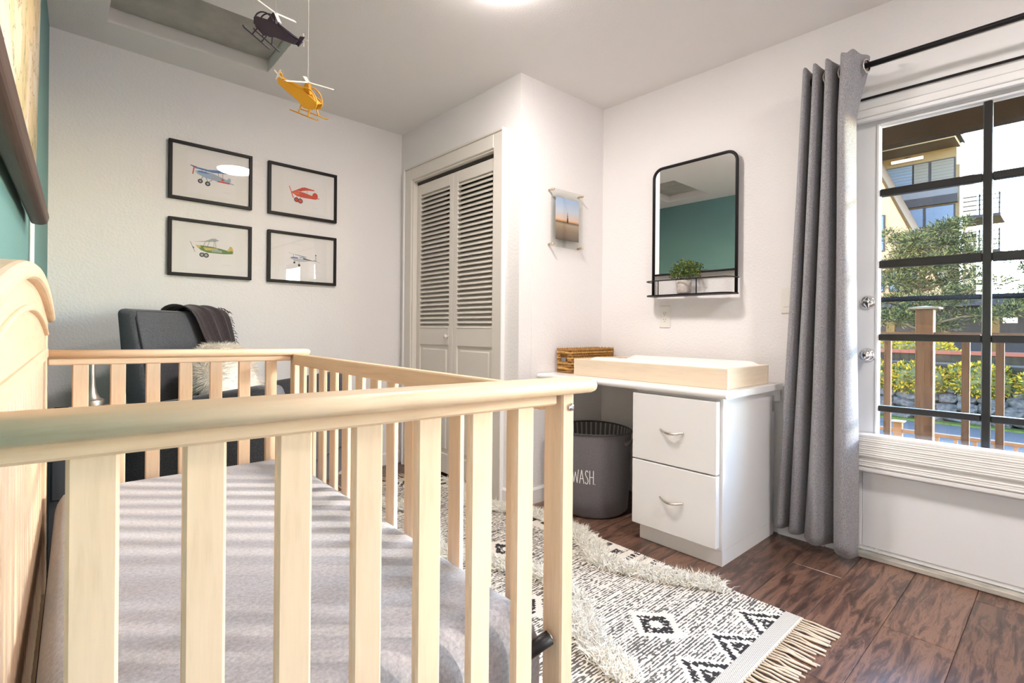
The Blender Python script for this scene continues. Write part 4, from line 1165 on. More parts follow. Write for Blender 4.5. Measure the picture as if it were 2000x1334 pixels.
def curtain():
    CU = tag(empty('curtain', (2.56, 0.74, 0.03)), 'grey linen grommet curtain pulled aside at the glass door', 'curtain')
    # plan control points (x toward the wall is +), at the top and at the hem
    top = [(2.60, .850), (2.545, .842), (2.497, .826), (2.52, .812), (2.60, .806), (2.545, .798), (2.49, .783), (2.515, .766), (2.602, .760), (2.545, .750), (2.485, .732), (2.515, .712), (2.605, .702), (2.55, .694), (2.478, .672), (2.468, .648), (2.485, .628), (2.535, .610), (2.600, .598)]
    pin = top[:13]+[(2.55, .698), (2.482, .684), (2.472, .670), (2.485, .660), (2.53, .654), (2.600, .650)]
    bot = [(2.685, .998), (2.65, .990), (2.612, .968), (2.64, .945), (2.685, .935), (2.64, .925), (2.598, .900), (2.62, .875), (2.685, .862), (2.64, .850), (2.575, .820), (2.565, .790), (2.60, .765), (2.675, .745), (2.64, .730), (2.575, .705), (2.555, .672), (2.575, .645), (2.63, .630)]
    def cr(P, t):
        n = len(P)-1; x = t*n; i = min(int(x), n-1); u = x-i
        p0, p1, p2, p3 = P[max(i-1, 0)], P[i], P[i+1], P[min(i+2, n)]
        return tuple(0.5*((2*b)+(-a+c)*u+(2*a-5*b+4*c-d)*u*u+(-a+3*b-3*c+d)*u**3) for a, b, c, d in zip(p0, p1, p2, p3))
    bm = bmesh.new()
    N, K = 190, 44
    rows = []
    z0, z1 = 0.040, 2.208
    for k in range(K+1):
        w = k/K
        wz = w**0.85
        row_ = []
        for i in range(N+1):
            a, b, c_ = cr(top, i/N), cr(bot, i/N), cr(pin, i/N)
            pz = min(1.0, (1-w)/0.13); pz = pz*pz*(3-2*pz)
            a = tuple(p+(q-p)*pz for p, q in zip(a, c_))
            s = 1-wz
            x = b[0]+(a[0]-b[0])*wz; y = b[1]+(a[1]-b[1])*wz
            x += 0.004*math.sin(7*wz+i*0.13)*s; y += 0.003*math.sin(9*wz+i*0.21)*s
            zz = z0+(z1-z0)*w
            if k == K: zz += 0.006*math.sin(i*0.31)
            if k == 0: zz += 0.022*(y-0.72)/0.25
            row_.append(bm.verts.new((x-2.56, y-0.74, zz-0.03)))
        rows.append(row_)
    for A, B in zip(rows[:-1], rows[1:]):
        for i in range(N): bm.faces.new((A[i], A[i+1], B[i+1], B[i]))
    o = obj('panel', bm, M['curtain'], CU, True)
    md = o.modifiers.new('thick', 'SOLIDIFY'); md.thickness = 0.0022; md.offset = 0
    # grommets where the cloth crosses the rod
    for y, nx, ny in ((0.603, 0.94, -0.25), (0.692, 0.90, -0.42), (0.750, 0.9, -0.42)):
        r0, pts = 0.024, []
        d = Vector((nx, ny, 0)).normalized()
        t = Vector((0, 0, 1)).cross(Vector((-d.y, d.x, 0))).normalized()
        side = Vector((d.x, d.y, 0))
        c = Vector((RX-2.56-0.004, y-0.74-0.004, RZ-0.03-0.004))
        for q in range(24):
            a = 2*math.pi*q/24
            pts.append(c+side*math.cos(a)*r0+Vector((0, 0, 1))*math.sin(a)*r0*1.1)
        bm = bmesh.new(); addtube(bm, pts, 0.0042, 8, closed=True); obj('grommet', bm, M['nickel'], CU)
curtain()

# ------------------------------------------------------------------ rug
RGX0, RGX1, RGY0, RGY1 = 0.47, 1.965, 0.633, 3.02
RG = tag(empty('rug', (0, 0, 0.0005)), 'black and cream woven rug with shag zigzags and tasselled end', 'rug')
def rug_pattern(x, y):
    """0 cream, 1 striped weave, 2 solid black, 3 fine dotted"""
    cx = (RGX0+RGX1)/2
    if y < RGY0+0.012 or y > RGY1-0.012: return 0
    if y < RGY0+0.058 or y > RGY1-0.058: return 3
    for yb, sg in ((0.700, 1), (RGY1-0.067, -1)):
        yy = (y-yb)*sg
        if -0.02 < yy < 0.135:
            k = (x-1.831)/0.200; xc = (k-round(k))*0.200
            h = 0.100-abs(xc)*1.22                       # outer edge of the chevron
            if abs(xc) < 0.092:
                if 0 < h-yy < 0.030 and yy > -0.012: return 2
                if -0.024 < h-yy < 0.052 and yy > -0.02: return 0
                if -0.005 < yy < 0.040-abs(xc)*1.1: return 2
                if h-yy > 0: return 0
    for dx, dy in ((1.535, 0.958), (1.0, 0.958), (1.27, 1.35), (1.535, 1.74), (1.0, 1.74), (1.27, 2.13), (1.535, 2.52), (1.0, 2.52), (0.72, 1.35), (0.72, 2.13)):
        q = abs(x-dx)/0.098+abs(y-dy)/0.112
        if q < 0.26: return 0
        if q < 0.66: return 2
        if q < 1.0: return 0
    for yb in (1.52, 1.83, 2.50, 2.80):
        if abs(x-1.90) < 0.075 and abs(y-yb) < 0.14:
            k = (y-yb+0.14)/0.07; yc = (k-int(k))*0.07
            if yc < 0.030 and abs(x-1.90) < 0.028+0.03*(int(k) % 2): return 2
            return 0
    for yb in (1.13, 1.22, 1.32):
        if 1.86 < x < 1.955 and abs(y-yb) < 0.04:
            if abs(y-yb) < 0.015 and ((x*60) % 1.6) < 0.9: return 2
            return 0
    return 1
def rug():
    nx, ny = 150, 239
    bm = bmesh.new()
    lay = bm.loops.layers.color.new('weave')
    dx, dy = (RGX1-RGX0)/nx, (RGY1-RGY0)/ny
    vs_ = [[bm.verts.new((RGX0+dx*i, RGY0+dy*j, 0.0075+0.0008*noise.noise(Vector((i*0.4, j*0.4, 0))))) for j in range(ny+1)] for i in range(nx+1)]
    for i in range(nx):
        for j in range(ny):
            f = bm.faces.new((vs_[i][j], vs_[i+1][j], vs_[i+1][j+1], vs_[i][j+1]))
            p = rug_pattern(RGX0+dx*(i+0.5), RGY0+dy*(j+0.5))
            for l in f.loops: l[lay] = ((1, 0, 0, 1) if p == 2 else (0, 1, 0, 1) if p == 1 else (0, 0, 1, 1) if p == 3 else (0, 0, 0, 1))
    rim = [vs_[i][0] for i in range(nx+1)]+[vs_[nx][j] for j in range(1, ny+1)]+[vs_[i][ny] for i in range(nx-1, -1, -1)]+[vs_[0][j] for j in range(ny-1, 0, -1)]
    low = [bm.verts.new((v.co.x, v.co.y, 0.0)) for v in rim]
    m = len(rim)
    for k in range(m):
        f = bm.faces.new((rim[k], rim[(k+1) % m], low[(k+1) % m], low[k]))
        for l in f.loops: l[lay] = (0, 1, 0, 1)
    m_, nt, b, out = new_mat('rug_weave')
    at = nt.nodes.new('ShaderNodeVertexColor'); at.layer_name = 'weave'
    sp = nt.nodes.new('ShaderNodeSeparateColor'); nt.links.new(at.outputs[0], sp.inputs[0])
    # threads lie along X: dashes of dark yarn
    v = coords(nt, (6, 115, 1)); f1 = noise_tex(nt, v, 1.0, 2, 0.6)
    v = coords(nt, (55, 90, 1)); f2 = noise_tex(nt, v, 1.0, 1, 0.5)
    v = coords(nt, (1.4, 3.0, 1)); f3 = noise_tex(nt, v, 1.0, 2, 0.5)
    def math_(op, a, b2=None, val=None):
        n = nt.nodes.new('ShaderNodeMath'); n.operation = op
        nt.links.new(a, n.inputs[0])
        if b2 is not None: nt.links.new(b2, n.inputs[1])
        if val is not None: n.inputs[1].default_value = val
        return n.outputs[0]
    tc = nt.nodes.new('ShaderNodeTexCoord'); sx = nt.nodes.new('ShaderNodeSeparateXYZ'); nt.links.new(tc.outputs['Object'], sx.inputs[0])
    rowf = math_('SINE', math_('MULTIPLY', sx.outputs[1], val=2*math.pi/0.0105))
    s = math_('ADD', math_('ADD', f1, f2), math_('MULTIPLY', rowf, val=0.14))
    s = math_('ADD', s, math_('MULTIPLY', f3, val=0.25))
    yarn = nt.nodes.new('ShaderNodeMapRange'); yarn.inputs['From Min'].default_value = 1.10; yarn.inputs['From Max'].default_value = 1.20
    nt.links.new(s, yarn.inputs[0])
    dots = math_('MULTIPLY', math_('SINE', math_('MULTIPLY', sx.outputs[0], val=2*math.pi/0.009)), math_('SINE', math_('MULTIPLY', sx.outputs[1], val=2*math.pi/0.009)))
    dotm = math_('GREATER_THAN', dots, val=0.15)
    knot = nt.nodes.new('ShaderNodeMapRange'); knot.inputs['From Min'].default_value = 0.34; knot.inputs['From Max'].default_value = 0.42
    v = coords(nt, (70, 70, 1)); nt.links.new(noise_tex(nt, v, 1.0, 1, 0.5), knot.inputs[0])
    tot = math_('ADD', math_('ADD', math_('MULTIPLY', sp.outputs[0], knot.outputs[0]), math_('MULTIPLY', math_('MULTIPLY', sp.outputs[1], yarn.outputs[0]), val=0.88)), math_('MULTIPLY', math_('MULTIPLY', sp.outputs[2], dotm), val=0.65))
    nt.links.new(ramp(nt, tot, [(0.0, (0.74, 0.69, 0.62)), (1.0, (0.022, 0.020, 0.022))]), b.inputs['Base Color'])
    b.inputs['Roughness'].default_value = 0.95
    bump(nt, b, math_('ADD', f2, math_('MULTIPLY', rowf, val=0.3)), 0.5, 0.003)
    obj('woven_field', bm, m_, RG)
rug()
def shag(path, width, count):
    tot = sum((Vector(b)-Vector(a)).length for a, b in zip(path[:-1], path[1:]))
    bm = bmesh.new()
    def bf():
        s = random.uniform(0, tot)
        for a, b in zip(path[:-1], path[1:]):
            a, b = Vector(a), Vector(b); l = (b-a).length
            if s <= l: break
            s -= l
        p = a+(b-a)*(min(s, l)/l); d = (b-a).normalized(); n = Vector((-d.y, d.x))
        q = p+n*random.uniform(-width, width)+d*random.uniform(-0.02, 0.02)
        q.x = min(q.x, RGX1-0.002)
        return Vector((q.x, q.y, 0.006)), Vector((random.uniform(-1, 1), random.uniform(-1, 1), 0.75)).normalized()
    blades(bm, count, bf, 0.046, 0.0024, 1.0)
    me = bpy.data.meshes.new('shag_line'); bm.to_mesh(me); bm.free()
    o = mesh_obj('shag_line', me, M['shag'], RG); o['kind'] = 'stuff'
shag([(1.955, 0.925), (1.86, 1.08), (1.745, 1.37), (1.85, 1.49), (1.945, 1.70), (1.945, 1.94), (1.86, 2.12), (1.745, 2.38), (1.85, 2.52), (1.945, 2.74)], 0.046, 15000)
shag([(1.235, 0.86), (1.275, 1.02), (1.41, 1.21), (1.50, 1.42), (1.36, 1.75), (1.26, 1.95), (1.40, 2.20), (1.50, 2.42), (1.30, 2.80)], 0.046, 13000)
shag([(0.80, 0.86), (0.65, 1.21), (0.55, 1.42), (0.80, 1.95)], 0.034, 2500)
for k in range(92):
    x = RGX0+0.010+(RGX1-RGX0-0.02)*k/91
    for yb, sg in ((RGY0, -1), (RGY1, 1)):
        if sg > 0 and k % 2: continue
        L = random.uniform(0.095, 0.125)
        dx = random.uniform(-0.014, 0.014); bx = random.uniform(-0.010, 0.010)
        pts = [(x, yb-sg*0.004, 0.006), (x+dx*0.3+bx, yb+sg*L*0.3, 0.0062), (x+dx*0.6, yb+sg*L*0.6, 0.0050), (x+dx+bx*0.5, yb+sg*L, 0.0042)]
        bm = bmesh.new(); addtube(bm, pts, [0.0038, 0.0034, 0.0040, 0.0030], 6)
        obj('tassel', bm, M['tassel'], RG)

# ------------------------------------------------------------------ two hanging helicopters
def heli(loc, rot, cmat, label, sc=1.0):
    root = tag(empty('hanging_helicopter', loc, rot), label, 'mobile')
    root.scale = (sc, sc, sc)
    # local x forward (nose), z up
    for s in (-1, 1):
        bm = bmesh.new()
        # side plate: cabin floor, wedge body and boom
        poly = [(-0.090, 0.024), (-0.080, 0.022), (-0.006, 0.017), (0.030, 0.004), (0.038, -0.004), (0.024, -0.020), (-0.004, -0.024), (-0.022, -0.012), (-0.086, 0.010)]
        addprism(bm, poly, s*0.010-0.0011, s*0.010+0.0011, 'XZ')
        obj('side_plate', bm, cmat, root)
        tube('cabin_ring', [(0.004+0.031*math.cos(R(a)), s*0.010, -0.001+0.027*math.sin(R(a))) for a in range(-35, 126, 8)], 0.0018, cmat, root, 6)
        tube('skid', [(-0.040, s*0.019, -0.038), (0.044, s*0.019, -0.038), (0.050, s*0.019, -0.036)], 0.0016, cmat, root, 6)
        for xx in (-0.012, 0.018):
            tube('skid_strut', [(xx, s*0.010, -0.018), (xx, s*0.019, -0.038)], 0.0017, cmat, root, 6)
    bm = bmesh.new()
    vs_ = [(-0.090, 0.003, 0.024), (-0.090, -0.003, 0.024), (-0.006, -0.011, 0.017), (0.036, -0.011, -0.003), (0.036, 0.011, -0.003), (-0.006, 0.011, 0.017)]
    A = [bm.verts.new(v) for v in vs_]; B = [bm.verts.new((a, b, c+0.002)) for a, b, c in vs_]
    bm.faces.new(A); bm.faces.new(B)
    for i in range(6): bm.faces.new((A[i], A[(i+1) % 6], B[(i+1) % 6], B[i]))
    obj('top_plate', bm, cmat, root)
    bm = bmesh.new(); addprism(bm, [(-0.092, 0.010), (-0.082, 0.012), (-0.085, 0.034), (-0.096, 0.040)], -0.0012, 0.0012, 'XZ'); obj('tail_fin', bm, cmat, root)
    bm = bmesh.new(); addprism(bm, [(-0.016, 0.016), (0.008, 0.012), (0.002, 0.036), (-0.008, 0.036)], -0.0045, 0.0045, 'XZ', bev=0.001); obj('mast', bm, cmat, root)
    for k in range(3):
        a = R(20+120*k)
        bm = bmesh.new()
        addbox(bm, 0.003, 0.064, -0.0048, 0.0048, -0.0008, 0.0008, bev=0.0006)
        obj('rotor_blade', bm, M['whitepaint'], root, loc=(-0.003, 0, 0.0375), rot=(0, 0, a))
    for k in range(4):
        bm = bmesh.new(); addbox(bm, -0.0018, 0.0018, -0.0006, 0.0006, 0.001, 0.015, bev=0.0005)
        obj('tail_rotor_blade', bm, M['whitepaint'], root, loc=(-0.093, -0.005, 0.030), rot=(0, R(90*k+30), 0))
    top = Vector(loc)+Euler(rot).to_matrix() @ Vector((-0.003, 0, 0.038))*sc
    inv = Euler(rot).to_matrix().inverted()
    a = inv @ (top-Vector(loc))/sc; b = inv @ (Vector((top.x, top.y, H-0.001))-Vector(loc))/sc
    tube('string', [a, b], 0.0005, M['whitepaint'], root, 5)
M['hyel'] = simple('yellow_card', (0.72, 0.36, 0.018), 0.6)
M['hnavy'] = simple('navy_card', (0.030, 0.024, 0.060), 0.55)
heli((0.472, 1.322, 1.612), (R(26), R(24), R(-56)), M['hyel'], 'yellow paper helicopter hanging from the ceiling on a string', 1.02)
heli((0.395, 1.391, 1.797), (R(-26), R(-40), R(140)), M['hnavy'], 'navy blue paper helicopter hanging above the yellow one', 1.02)

# ------------------------------------------------------------------ left wall: hanging map and cord cover
def lw(y): return -0.050-0.018*(3.3634-y)
def map_mat():
    m, nt, b, out = new_mat('map_paper')
    v = coords(nt, (1, 1, 1))
    f = noise_tex(nt, v, 3.0, 6, 0.6, 0.4)
    cont = nt.nodes.new('ShaderNodeMath'); cont.operation = 'SINE'
    mu = nt.nodes.new('ShaderNodeMath'); mu.operation = 'MULTIPLY'; mu.inputs[1].default_value = 70
    nt.links.new(f, mu.inputs[0]); nt.links.new(mu.outputs[0], cont.inputs[0])
    base = ramp(nt, f, [(0.40, (0.62, 0.55, 0.45)), (0.50, (0.60, 0.44, 0.27)), (0.56, (0.47, 0.38, 0.20)), (0.64, (0.62, 0.46, 0.30))])
    mr = nt.nodes.new('ShaderNodeMapRange'); mr.inputs['From Min'].default_value = 0.93; mr.inputs['From Max'].default_value = 1.0; mr.inputs['To Max'].default_value = 0.75
    nt.links.new(cont.outputs[0], mr.inputs[0])
    mix = nt.nodes.new('ShaderNodeMix'); mix.data_type = 'RGBA'
    nt.links.new(mr.outputs[0], mix.inputs['Factor']); nt.links.new(base, mix.inputs['A']); mix.inputs['B'].default_value = (0.10, 0.08, 0.05, 1)
    nt.links.new(mix.outputs['Result'], b.inputs['Base Color']); b.inputs['Roughness'].default_value = 0.8
    return m
MP = tag(empty('hanging_map', (lw(1.30), 1.30, 1.305), (0, 0, A_LEFT)), 'old beige map on dark wooden rails hanging on the teal wall', 'map')
mL = 0.65
bm = bmesh.new()
nn = 24
f_, b_ = [], []
for i in range(nn+1):
    t = i/nn
    off = -0.026-0.012*math.sin(math.pi*t)
    z = 0.03+0.93*t
    f_.append([bm.verts.new((-mL*0.93, off, z)), bm.verts.new((mL*0.80, off+0.006*math.sin(4*t), z))])
for i in range(nn): bm.faces.new((f_[i][0], f_[i][1], f_[i+1][1], f_[i+1][0]))
o = obj('map_sheet', bm, map_mat(), MP, True)
md = o.modifiers.new('thick', 'SOLIDIFY'); md.thickness = 0.001
for z in (0.022, 0.965):
    bm = bmesh.new()
    addprism(bm, [(-0.046, z-0.018), (-0.050, z), (-0.046, z+0.018), (-0.034, z+0.024), (-0.012, z+0.022), (-0.008, z), (-0.012, z-0.022), (-0.034, z-0.024)], -mL, mL, 'YZ')
    o = obj('wooden_rail', bm, M['walnut'], MP)
    md = o.modifiers.new('round', 'BEVEL'); md.width = 0.006; md.segments = 3; md.limit_method = 'ANGLE'
bm = bmesh.new(); addbox(bm, -0.012, 0.012, -0.012, -0.0005, 0.02, 1.9, bev=0.003)
CC = obj('cord_cover', bm, M['white'], None, loc=(lw(2.10), 2.10, 0), rot=(0, 0, A_LEFT)); tag(CC, 'white vertical cord cover strip on the teal wall', 'cord cover')

# ------------------------------------------------------------------ ceiling lamp (and an added, unseen fill lamp behind the camera)
def ceiling_lamp(x, y, label, emit):
    o = tag(empty('ceiling_lamp', (x, y, H)), label, 'ceiling lamp')
    lathe('base_ring', [(0, -0.0005), (0.158, -0.0005), (0.160, -0.005), (0.154, -0.010), (0, -0.010)], M['white'], o, 48)
    m = simple('lamp_glow_%d' % int(emit), (0.9, 0.88, 0.82), 0.4, emit=((1.0, 0.925, 0.885), emit))
    lathe('glass_dome', [(0.150, -0.011), (0.148, -0.016), (0.134, -0.024), (0.10, -0.030), (0.05, -0.033), (0, -0.034)], m, o, 48)
ceiling_lamp(1.325, 1.555, 'round white flush ceiling lamp glowing at the top of the view', LAMP_EMIT)
ceiling_lamp(1.50, -0.72, 'added unseen fill lamp on the ceiling behind the viewpoint', LAMP_EMIT*1.1)  # extra lamp added to brighten the near slats and cabinet

# ------------------------------------------------------------------ outside: deck, railing, eave
dk_ = struct(empty('deck_floor', (2.86, 0, -0.12)), 'cedar deck boards outside the glass door')
for k in range(10):
    bm = bmesh.new(); addbox(bm, 0.014+0.142*k, 0.014+0.142*k+0.136, -6.5, 4.5, 0, 0.035, bev=0.003); obj('deck_board', bm, M['decky'], dk_)
ev = struct(empty('eave', (2.86, 0, 2.22)), 'brown roof overhang above the deck')
bm = bmesh.new(); addbox(bm, 1.10, 1.20, -7, 5, 0.005, 0.125); obj('fascia_beam', bm, M['eave'], ev)
bm = bmesh.new(); addbox(bm, -0.02, 1.30, -7, 5, 0.125, 0.16); obj('soffit', bm, M['soffit'], ev)
bm = bmesh.new(); addbox(bm, -0.02, 1.34, -7, 5, 0.16, 0.26); obj('roof_edge', bm, M['eave'], ev)
RL = tag(empty('deck_railing', (4.0, 0, -0.085)), 'brown cedar deck railing with capped post outside the door', 'railing')
def rpost(x, y, w, ztop, parent, capw, mat, capm, base=0.0, ch=0.022):
    bm = bmesh.new(); addbox(bm, x, x+w, y, y+w, base, ztop, bev=0.003); obj('post', bm, mat, parent)
    c = (capw-w)/2
    bm = bmesh.new()
    addbox(bm, x-c, x+w+c, y-c, y+w+c, ztop, ztop+ch*0.55, bev=0.002)
    a = [bm.verts.new(p) for p in ((x-c*0.7, y-c*0.7, ztop+ch*0.55), (x+w+c*0.7, y-c*0.7, ztop+ch*0.55), (x+w+c*0.7, y+w+c*0.7, ztop+ch*0.55), (x-c*0.7, y+w+c*0.7, ztop+ch*0.55))]
    t = bm.verts.new((x+w/2, y+w/2, ztop+ch))
    for i in range(4): bm.faces.new((a[i], a[(i+1) % 4], t))
    obj('post_cap', bm, capm, parent)
for y in (0.582, -1.28, -3.087, 2.44): rpost(0, y, 0.087, 1.252, RL, 0.150, M['deck'], M['cedarcap'])
for y0, y1 in ((0.669, 2.44), (-1.193, 0.582), (-3.0, -1.28), (-5.0, -3.087), (2.527, 4.2)):
    bm = bmesh.new(); addbox(bm, 0.020, 0.066, y0, y1, 1.062, 1.108, bev=0.003); obj('hand_rail', bm, M['decky'], RL)
    bm = bmesh.new(); addbox(bm, 0.024, 0.062, y0, y1, 0.10, 0.138, bev=0.003); obj('bottom_rail', bm, M['decky'], RL)
    n = max(2, round((y1-y0)/0.152))
    for k in range(1, n):
        yc = y1-(y1-y0)*k/n
        box('baluster', 0.026, 0.060, yc-0.018, yc+0.018, 0.138, 1.062, M['deck'], RL)

# lower stair fence
LF = tag(empty('stair_fence', (7.0, 0, -1.45)), 'lower cedar fence with small capped post beyond the deck', 'fence')
rpost(0, 1.282, 0.08, 1.462, LF, 0.125, M['decky'], M['cedarcap'])
rpost(0, -0.9, 0.08, 1.462, LF, 0.125, M['decky'], M['cedarcap'])
for y0, y1 in ((-0.82, 1.282), (1.362, 3.4)):
    bm = bmesh.new(); addbox(bm, 0.005, 0.075, y0, y1, 1.350, 1.385, bev=0.003); obj('hand_rail', bm, M['decky'], LF)
    bm = bmesh.new(); addbox(bm, 0.02, 0.06, y0, y1, 0.30, 0.34, bev=0.003); obj('bottom_rail', bm, M['decky'], LF)
    n = round((y1-y0)/0.155)
    for k in range(1, n):
        yc = y1-(y1-y0)*k/n
        box('baluster', 0.025, 0.055, yc-0.016, yc+0.016, 0.34, 1.350, M['decky'], LF)

# street, verge, boulder wall
M['asphalt'] = simple('asphalt', (0.0341, 0.033, 0.0352), 0.9, spec=0.08, var=dict(scale=60, amt=0.35), bmp=dict(scale=150, str=0.4))
M['verge'] = simple('verge_grass', (0.0275, 0.0358, 0.0055), 0.9, spec=0.08, var=dict(scale=18, amt=0.5))
M['soil'] = simple('dark_soil', (0.011, 0.0094, 0.0077), 0.95, spec=0.08)
bm = bmesh.new(); addbox(bm, 4.6, 18.0, -14, 20, -1.60, -1.5); struct(obj('street', bm, M['asphalt']), 'grey asphalt street below the deck')
bm = bmesh.new(); addbox(bm, 2.9, 60, -40, 50, -1.9, -1.62); struct(obj('ground', bm, M['soil']), 'dark earth around the street')
bm = bmesh.new(); addbox(bm, 18.0, 18.5, -14, 20, -1.60, -1.46, bev=0.04); struct(obj('verge', bm, M['verge']), 'strip of grass at the foot of the boulder wall')
bm = bmesh.new(); addbox(bm, 18.95, 34, -14, 20, -1.6, 0.15); struct(obj('upper_terrace', bm, M['asphalt']), 'raised parking terrace behind the boulder wall')
BW = tag(empty('boulder_wall', (18.5, 2.0, -1.5)), 'dark grey boulder retaining wall under the yellow hedge', 'stone wall')
random.seed(11)
stones = []
for k in range(5):
    bm = bmesh.new(); bmesh.ops.create_icosphere(bm, subdivisions=2, radius=1.0)
    for v in bm.verts:
        v.co *= 1+0.35*noise.noise(v.co*1.3+Vector((k*7, 0, 0)))
        v.co.x = max(-0.8, min(0.8, v.co.x*1.1)); v.co.z = max(-0.78, min(0.78, v.co.z*1.15)); v.co.y = max(-0.85, min(0.85, v.co.y*1.2))
    stones.append(fin(bm, 'stone'))
M['stone'] = simple('boulder_grey', (0.0303, 0.0303, 0.0341), 0.9, spec=0.08, var=dict(scale=3.5, amt=0.6, detail=5), bmp=dict(scale=7, str=0.5, dist=0.05, detail=4))
bm = bmesh.new(); addbox(bm, 0.30, 0.45, -8, 8, -0.05, 1.6); obj('earth_bank', bm, M['soil'], BW)
for r_ in range(4):
    y = -6.0+0.2*(r_ % 2)
    while y < 6.5:
        w = random.uniform(0.20, 0.34)
        mesh_obj('stone', random.choice(stones), M['stone'], BW, (0.10+0.05*r_+random.uniform(-0.04, 0.04), y+w, 0.14+0.27*r_+random.uniform(-0.03, 0.03)),
                 (random.uniform(-0.3, 0.3), random.uniform(-0.3, 0.3), random.uniform(-0.4, 0.4)))
        bpy.context.scene.collection.objects[-1].scale = (0.24, w*1.12, random.uniform(0.15, 0.19))
        y += 2*w*0.92

def leaf_cloud(bm, count, pfn, size, nm=3, aspect=0.5):
    for _ in range(count):
        p, d0 = pfn()
        d = (d0+Vector((random.uniform(-1, 1), random.uniform(-1, 1), random.uniform(-0.6, 1)))*0.8).normalized()
        s = d.cross(Vector((random.uniform(-1, 1), random.uniform(-1, 1), random.uniform(-1, 1))))
        if s.length < 1e-3: continue
        s.normalize()
        L = size*random.uniform(0.6, 1.4)
        vs_ = [bm.verts.new(p), bm.verts.new(p+d*L*0.5+s*L*aspect*0.5), bm.verts.new(p+d*L), bm.verts.new(p+d*L*0.5-s*L*aspect*0.5)]
        f = bm.faces.new(vs_); f.material_index = random.randrange(nm)
HEDGE = [simple('hedge_yellow', (0.1485, 0.1045, 0.0066), 0.6, spec=0.08), simple('hedge_lime', (0.0715, 0.0688, 0.0055), 0.6, spec=0.08), simple('hedge_green', (0.0193, 0.0275, 0.0033), 0.7, spec=0.08), simple('hedge_gold', (0.187, 0.121, 0.0099), 0.6, spec=0.08)]
def bush(name, c, rad, count, size, mats, label, cat='bush', group=None):
    o = tag(empty(name, (c[0], c[1], c[2]-rad[2])), label, cat, group)
    bm = bmesh.new(); bmesh.ops.create_icosphere(bm, subdivisions=3, radius=1.0)
    for v in bm.verts:
        q = 0.86+0.22*noise.noise(v.co*2.2+Vector(c))
        v.co = Vector((v.co.x*rad[0]*q, v.co.y*rad[1]*q, rad[2]+v.co.z*rad[2]*q))
    obj('bush_core', bm, simple(name+'_core', (0.03, 0.035, 0.008), 0.9), o, True)
    def pf():
        d = Vector((random.gauss(0, 1), random.gauss(0, 1), random.gauss(0, 1))).normalized()
        q = (0.86+0.22*noise.noise(d*2.2+Vector(c)))*random.uniform(0.95, 1.07)
        return Vector((d.x*rad[0]*q, d.y*rad[1]*q, rad[2]+d.z*rad[2]*q)), d
    bm = bmesh.new(); leaf_cloud(bm, count, pf, size, len(mats))
    me = bpy.data.meshes.new('leaves'); bm.to_mesh(me); bm.free()
    l = mesh_obj('leaves', me, mats, o); l['kind'] = 'stuff'
hs = [(-2.6, 'golden shrub of the hedge furthest right above the boulders'), (-1.2, 'golden shrub in the hedge right of the view through the door'), (0.35, 'golden shrub spilling over the boulders at the right of the door'),
      (1.75, 'yellow green shrub over the boulders behind the thin baluster'), (3.05, 'yellow green shrub over the boulders behind the deck post'), (4.35, 'yellow green shrub over the boulders at the left of the door'), (5.8, 'golden shrub of the hedge furthest left above the boulders')]
for i, (y, lab) in enumerate(hs):
    bush('hedge_shrub', (18.75, y, -0.36+0.05*(i % 2)), (0.52, 0.86, 0.48), 2600, 0.10, HEDGE, lab, 'shrub', 'hedge shrubs on the boulder wall')
TB = tag(empty('guard_beam', (19.1, 2.0, 0.02)), 'dark timber guard beam with a red cap behind the hedge', 'guard rail')
bm = bmesh.new(); addbox(bm, 0.0, 0.16, -9, 9, 0.05, 0.36, bev=0.01); obj('beam', bm, simple('dark_timber', (0.011, 0.0094, 0.0072), 0.9, spec=0.08, var=dict(scale=5, amt=0.3)), TB)
bm = bmesh.new(); addbox(bm, -0.05, 0.22, -9, 9, 0.36, 0.47, bev=0.01); obj('beam_cap', bm, simple('red_cap', (0.0715, 0.0248, 0.0176), 0.8, spec=0.08), TB)
for y in (-7, -4, -1, 2, 5, 8):
    box('beam_post', 0.03, 0.13, y-0.06, y+0.06, -0.02, 0.05, M['deck'], TB)
for y, lab in ((4.6, 'low golden bush behind the guard beam at the left'), (3.2, 'low golden bush behind the guard beam near the deck post'), (6.0, 'low golden bush behind the guard beam, far left')):
    bush('low_bush', (19.9, y, 0.45), (0.40, 0.85, 0.34), 1500, 0.10, [HEDGE[0], HEDGE[3], HEDGE[1]], lab, 'bush', 'low bushes behind the guard beam')

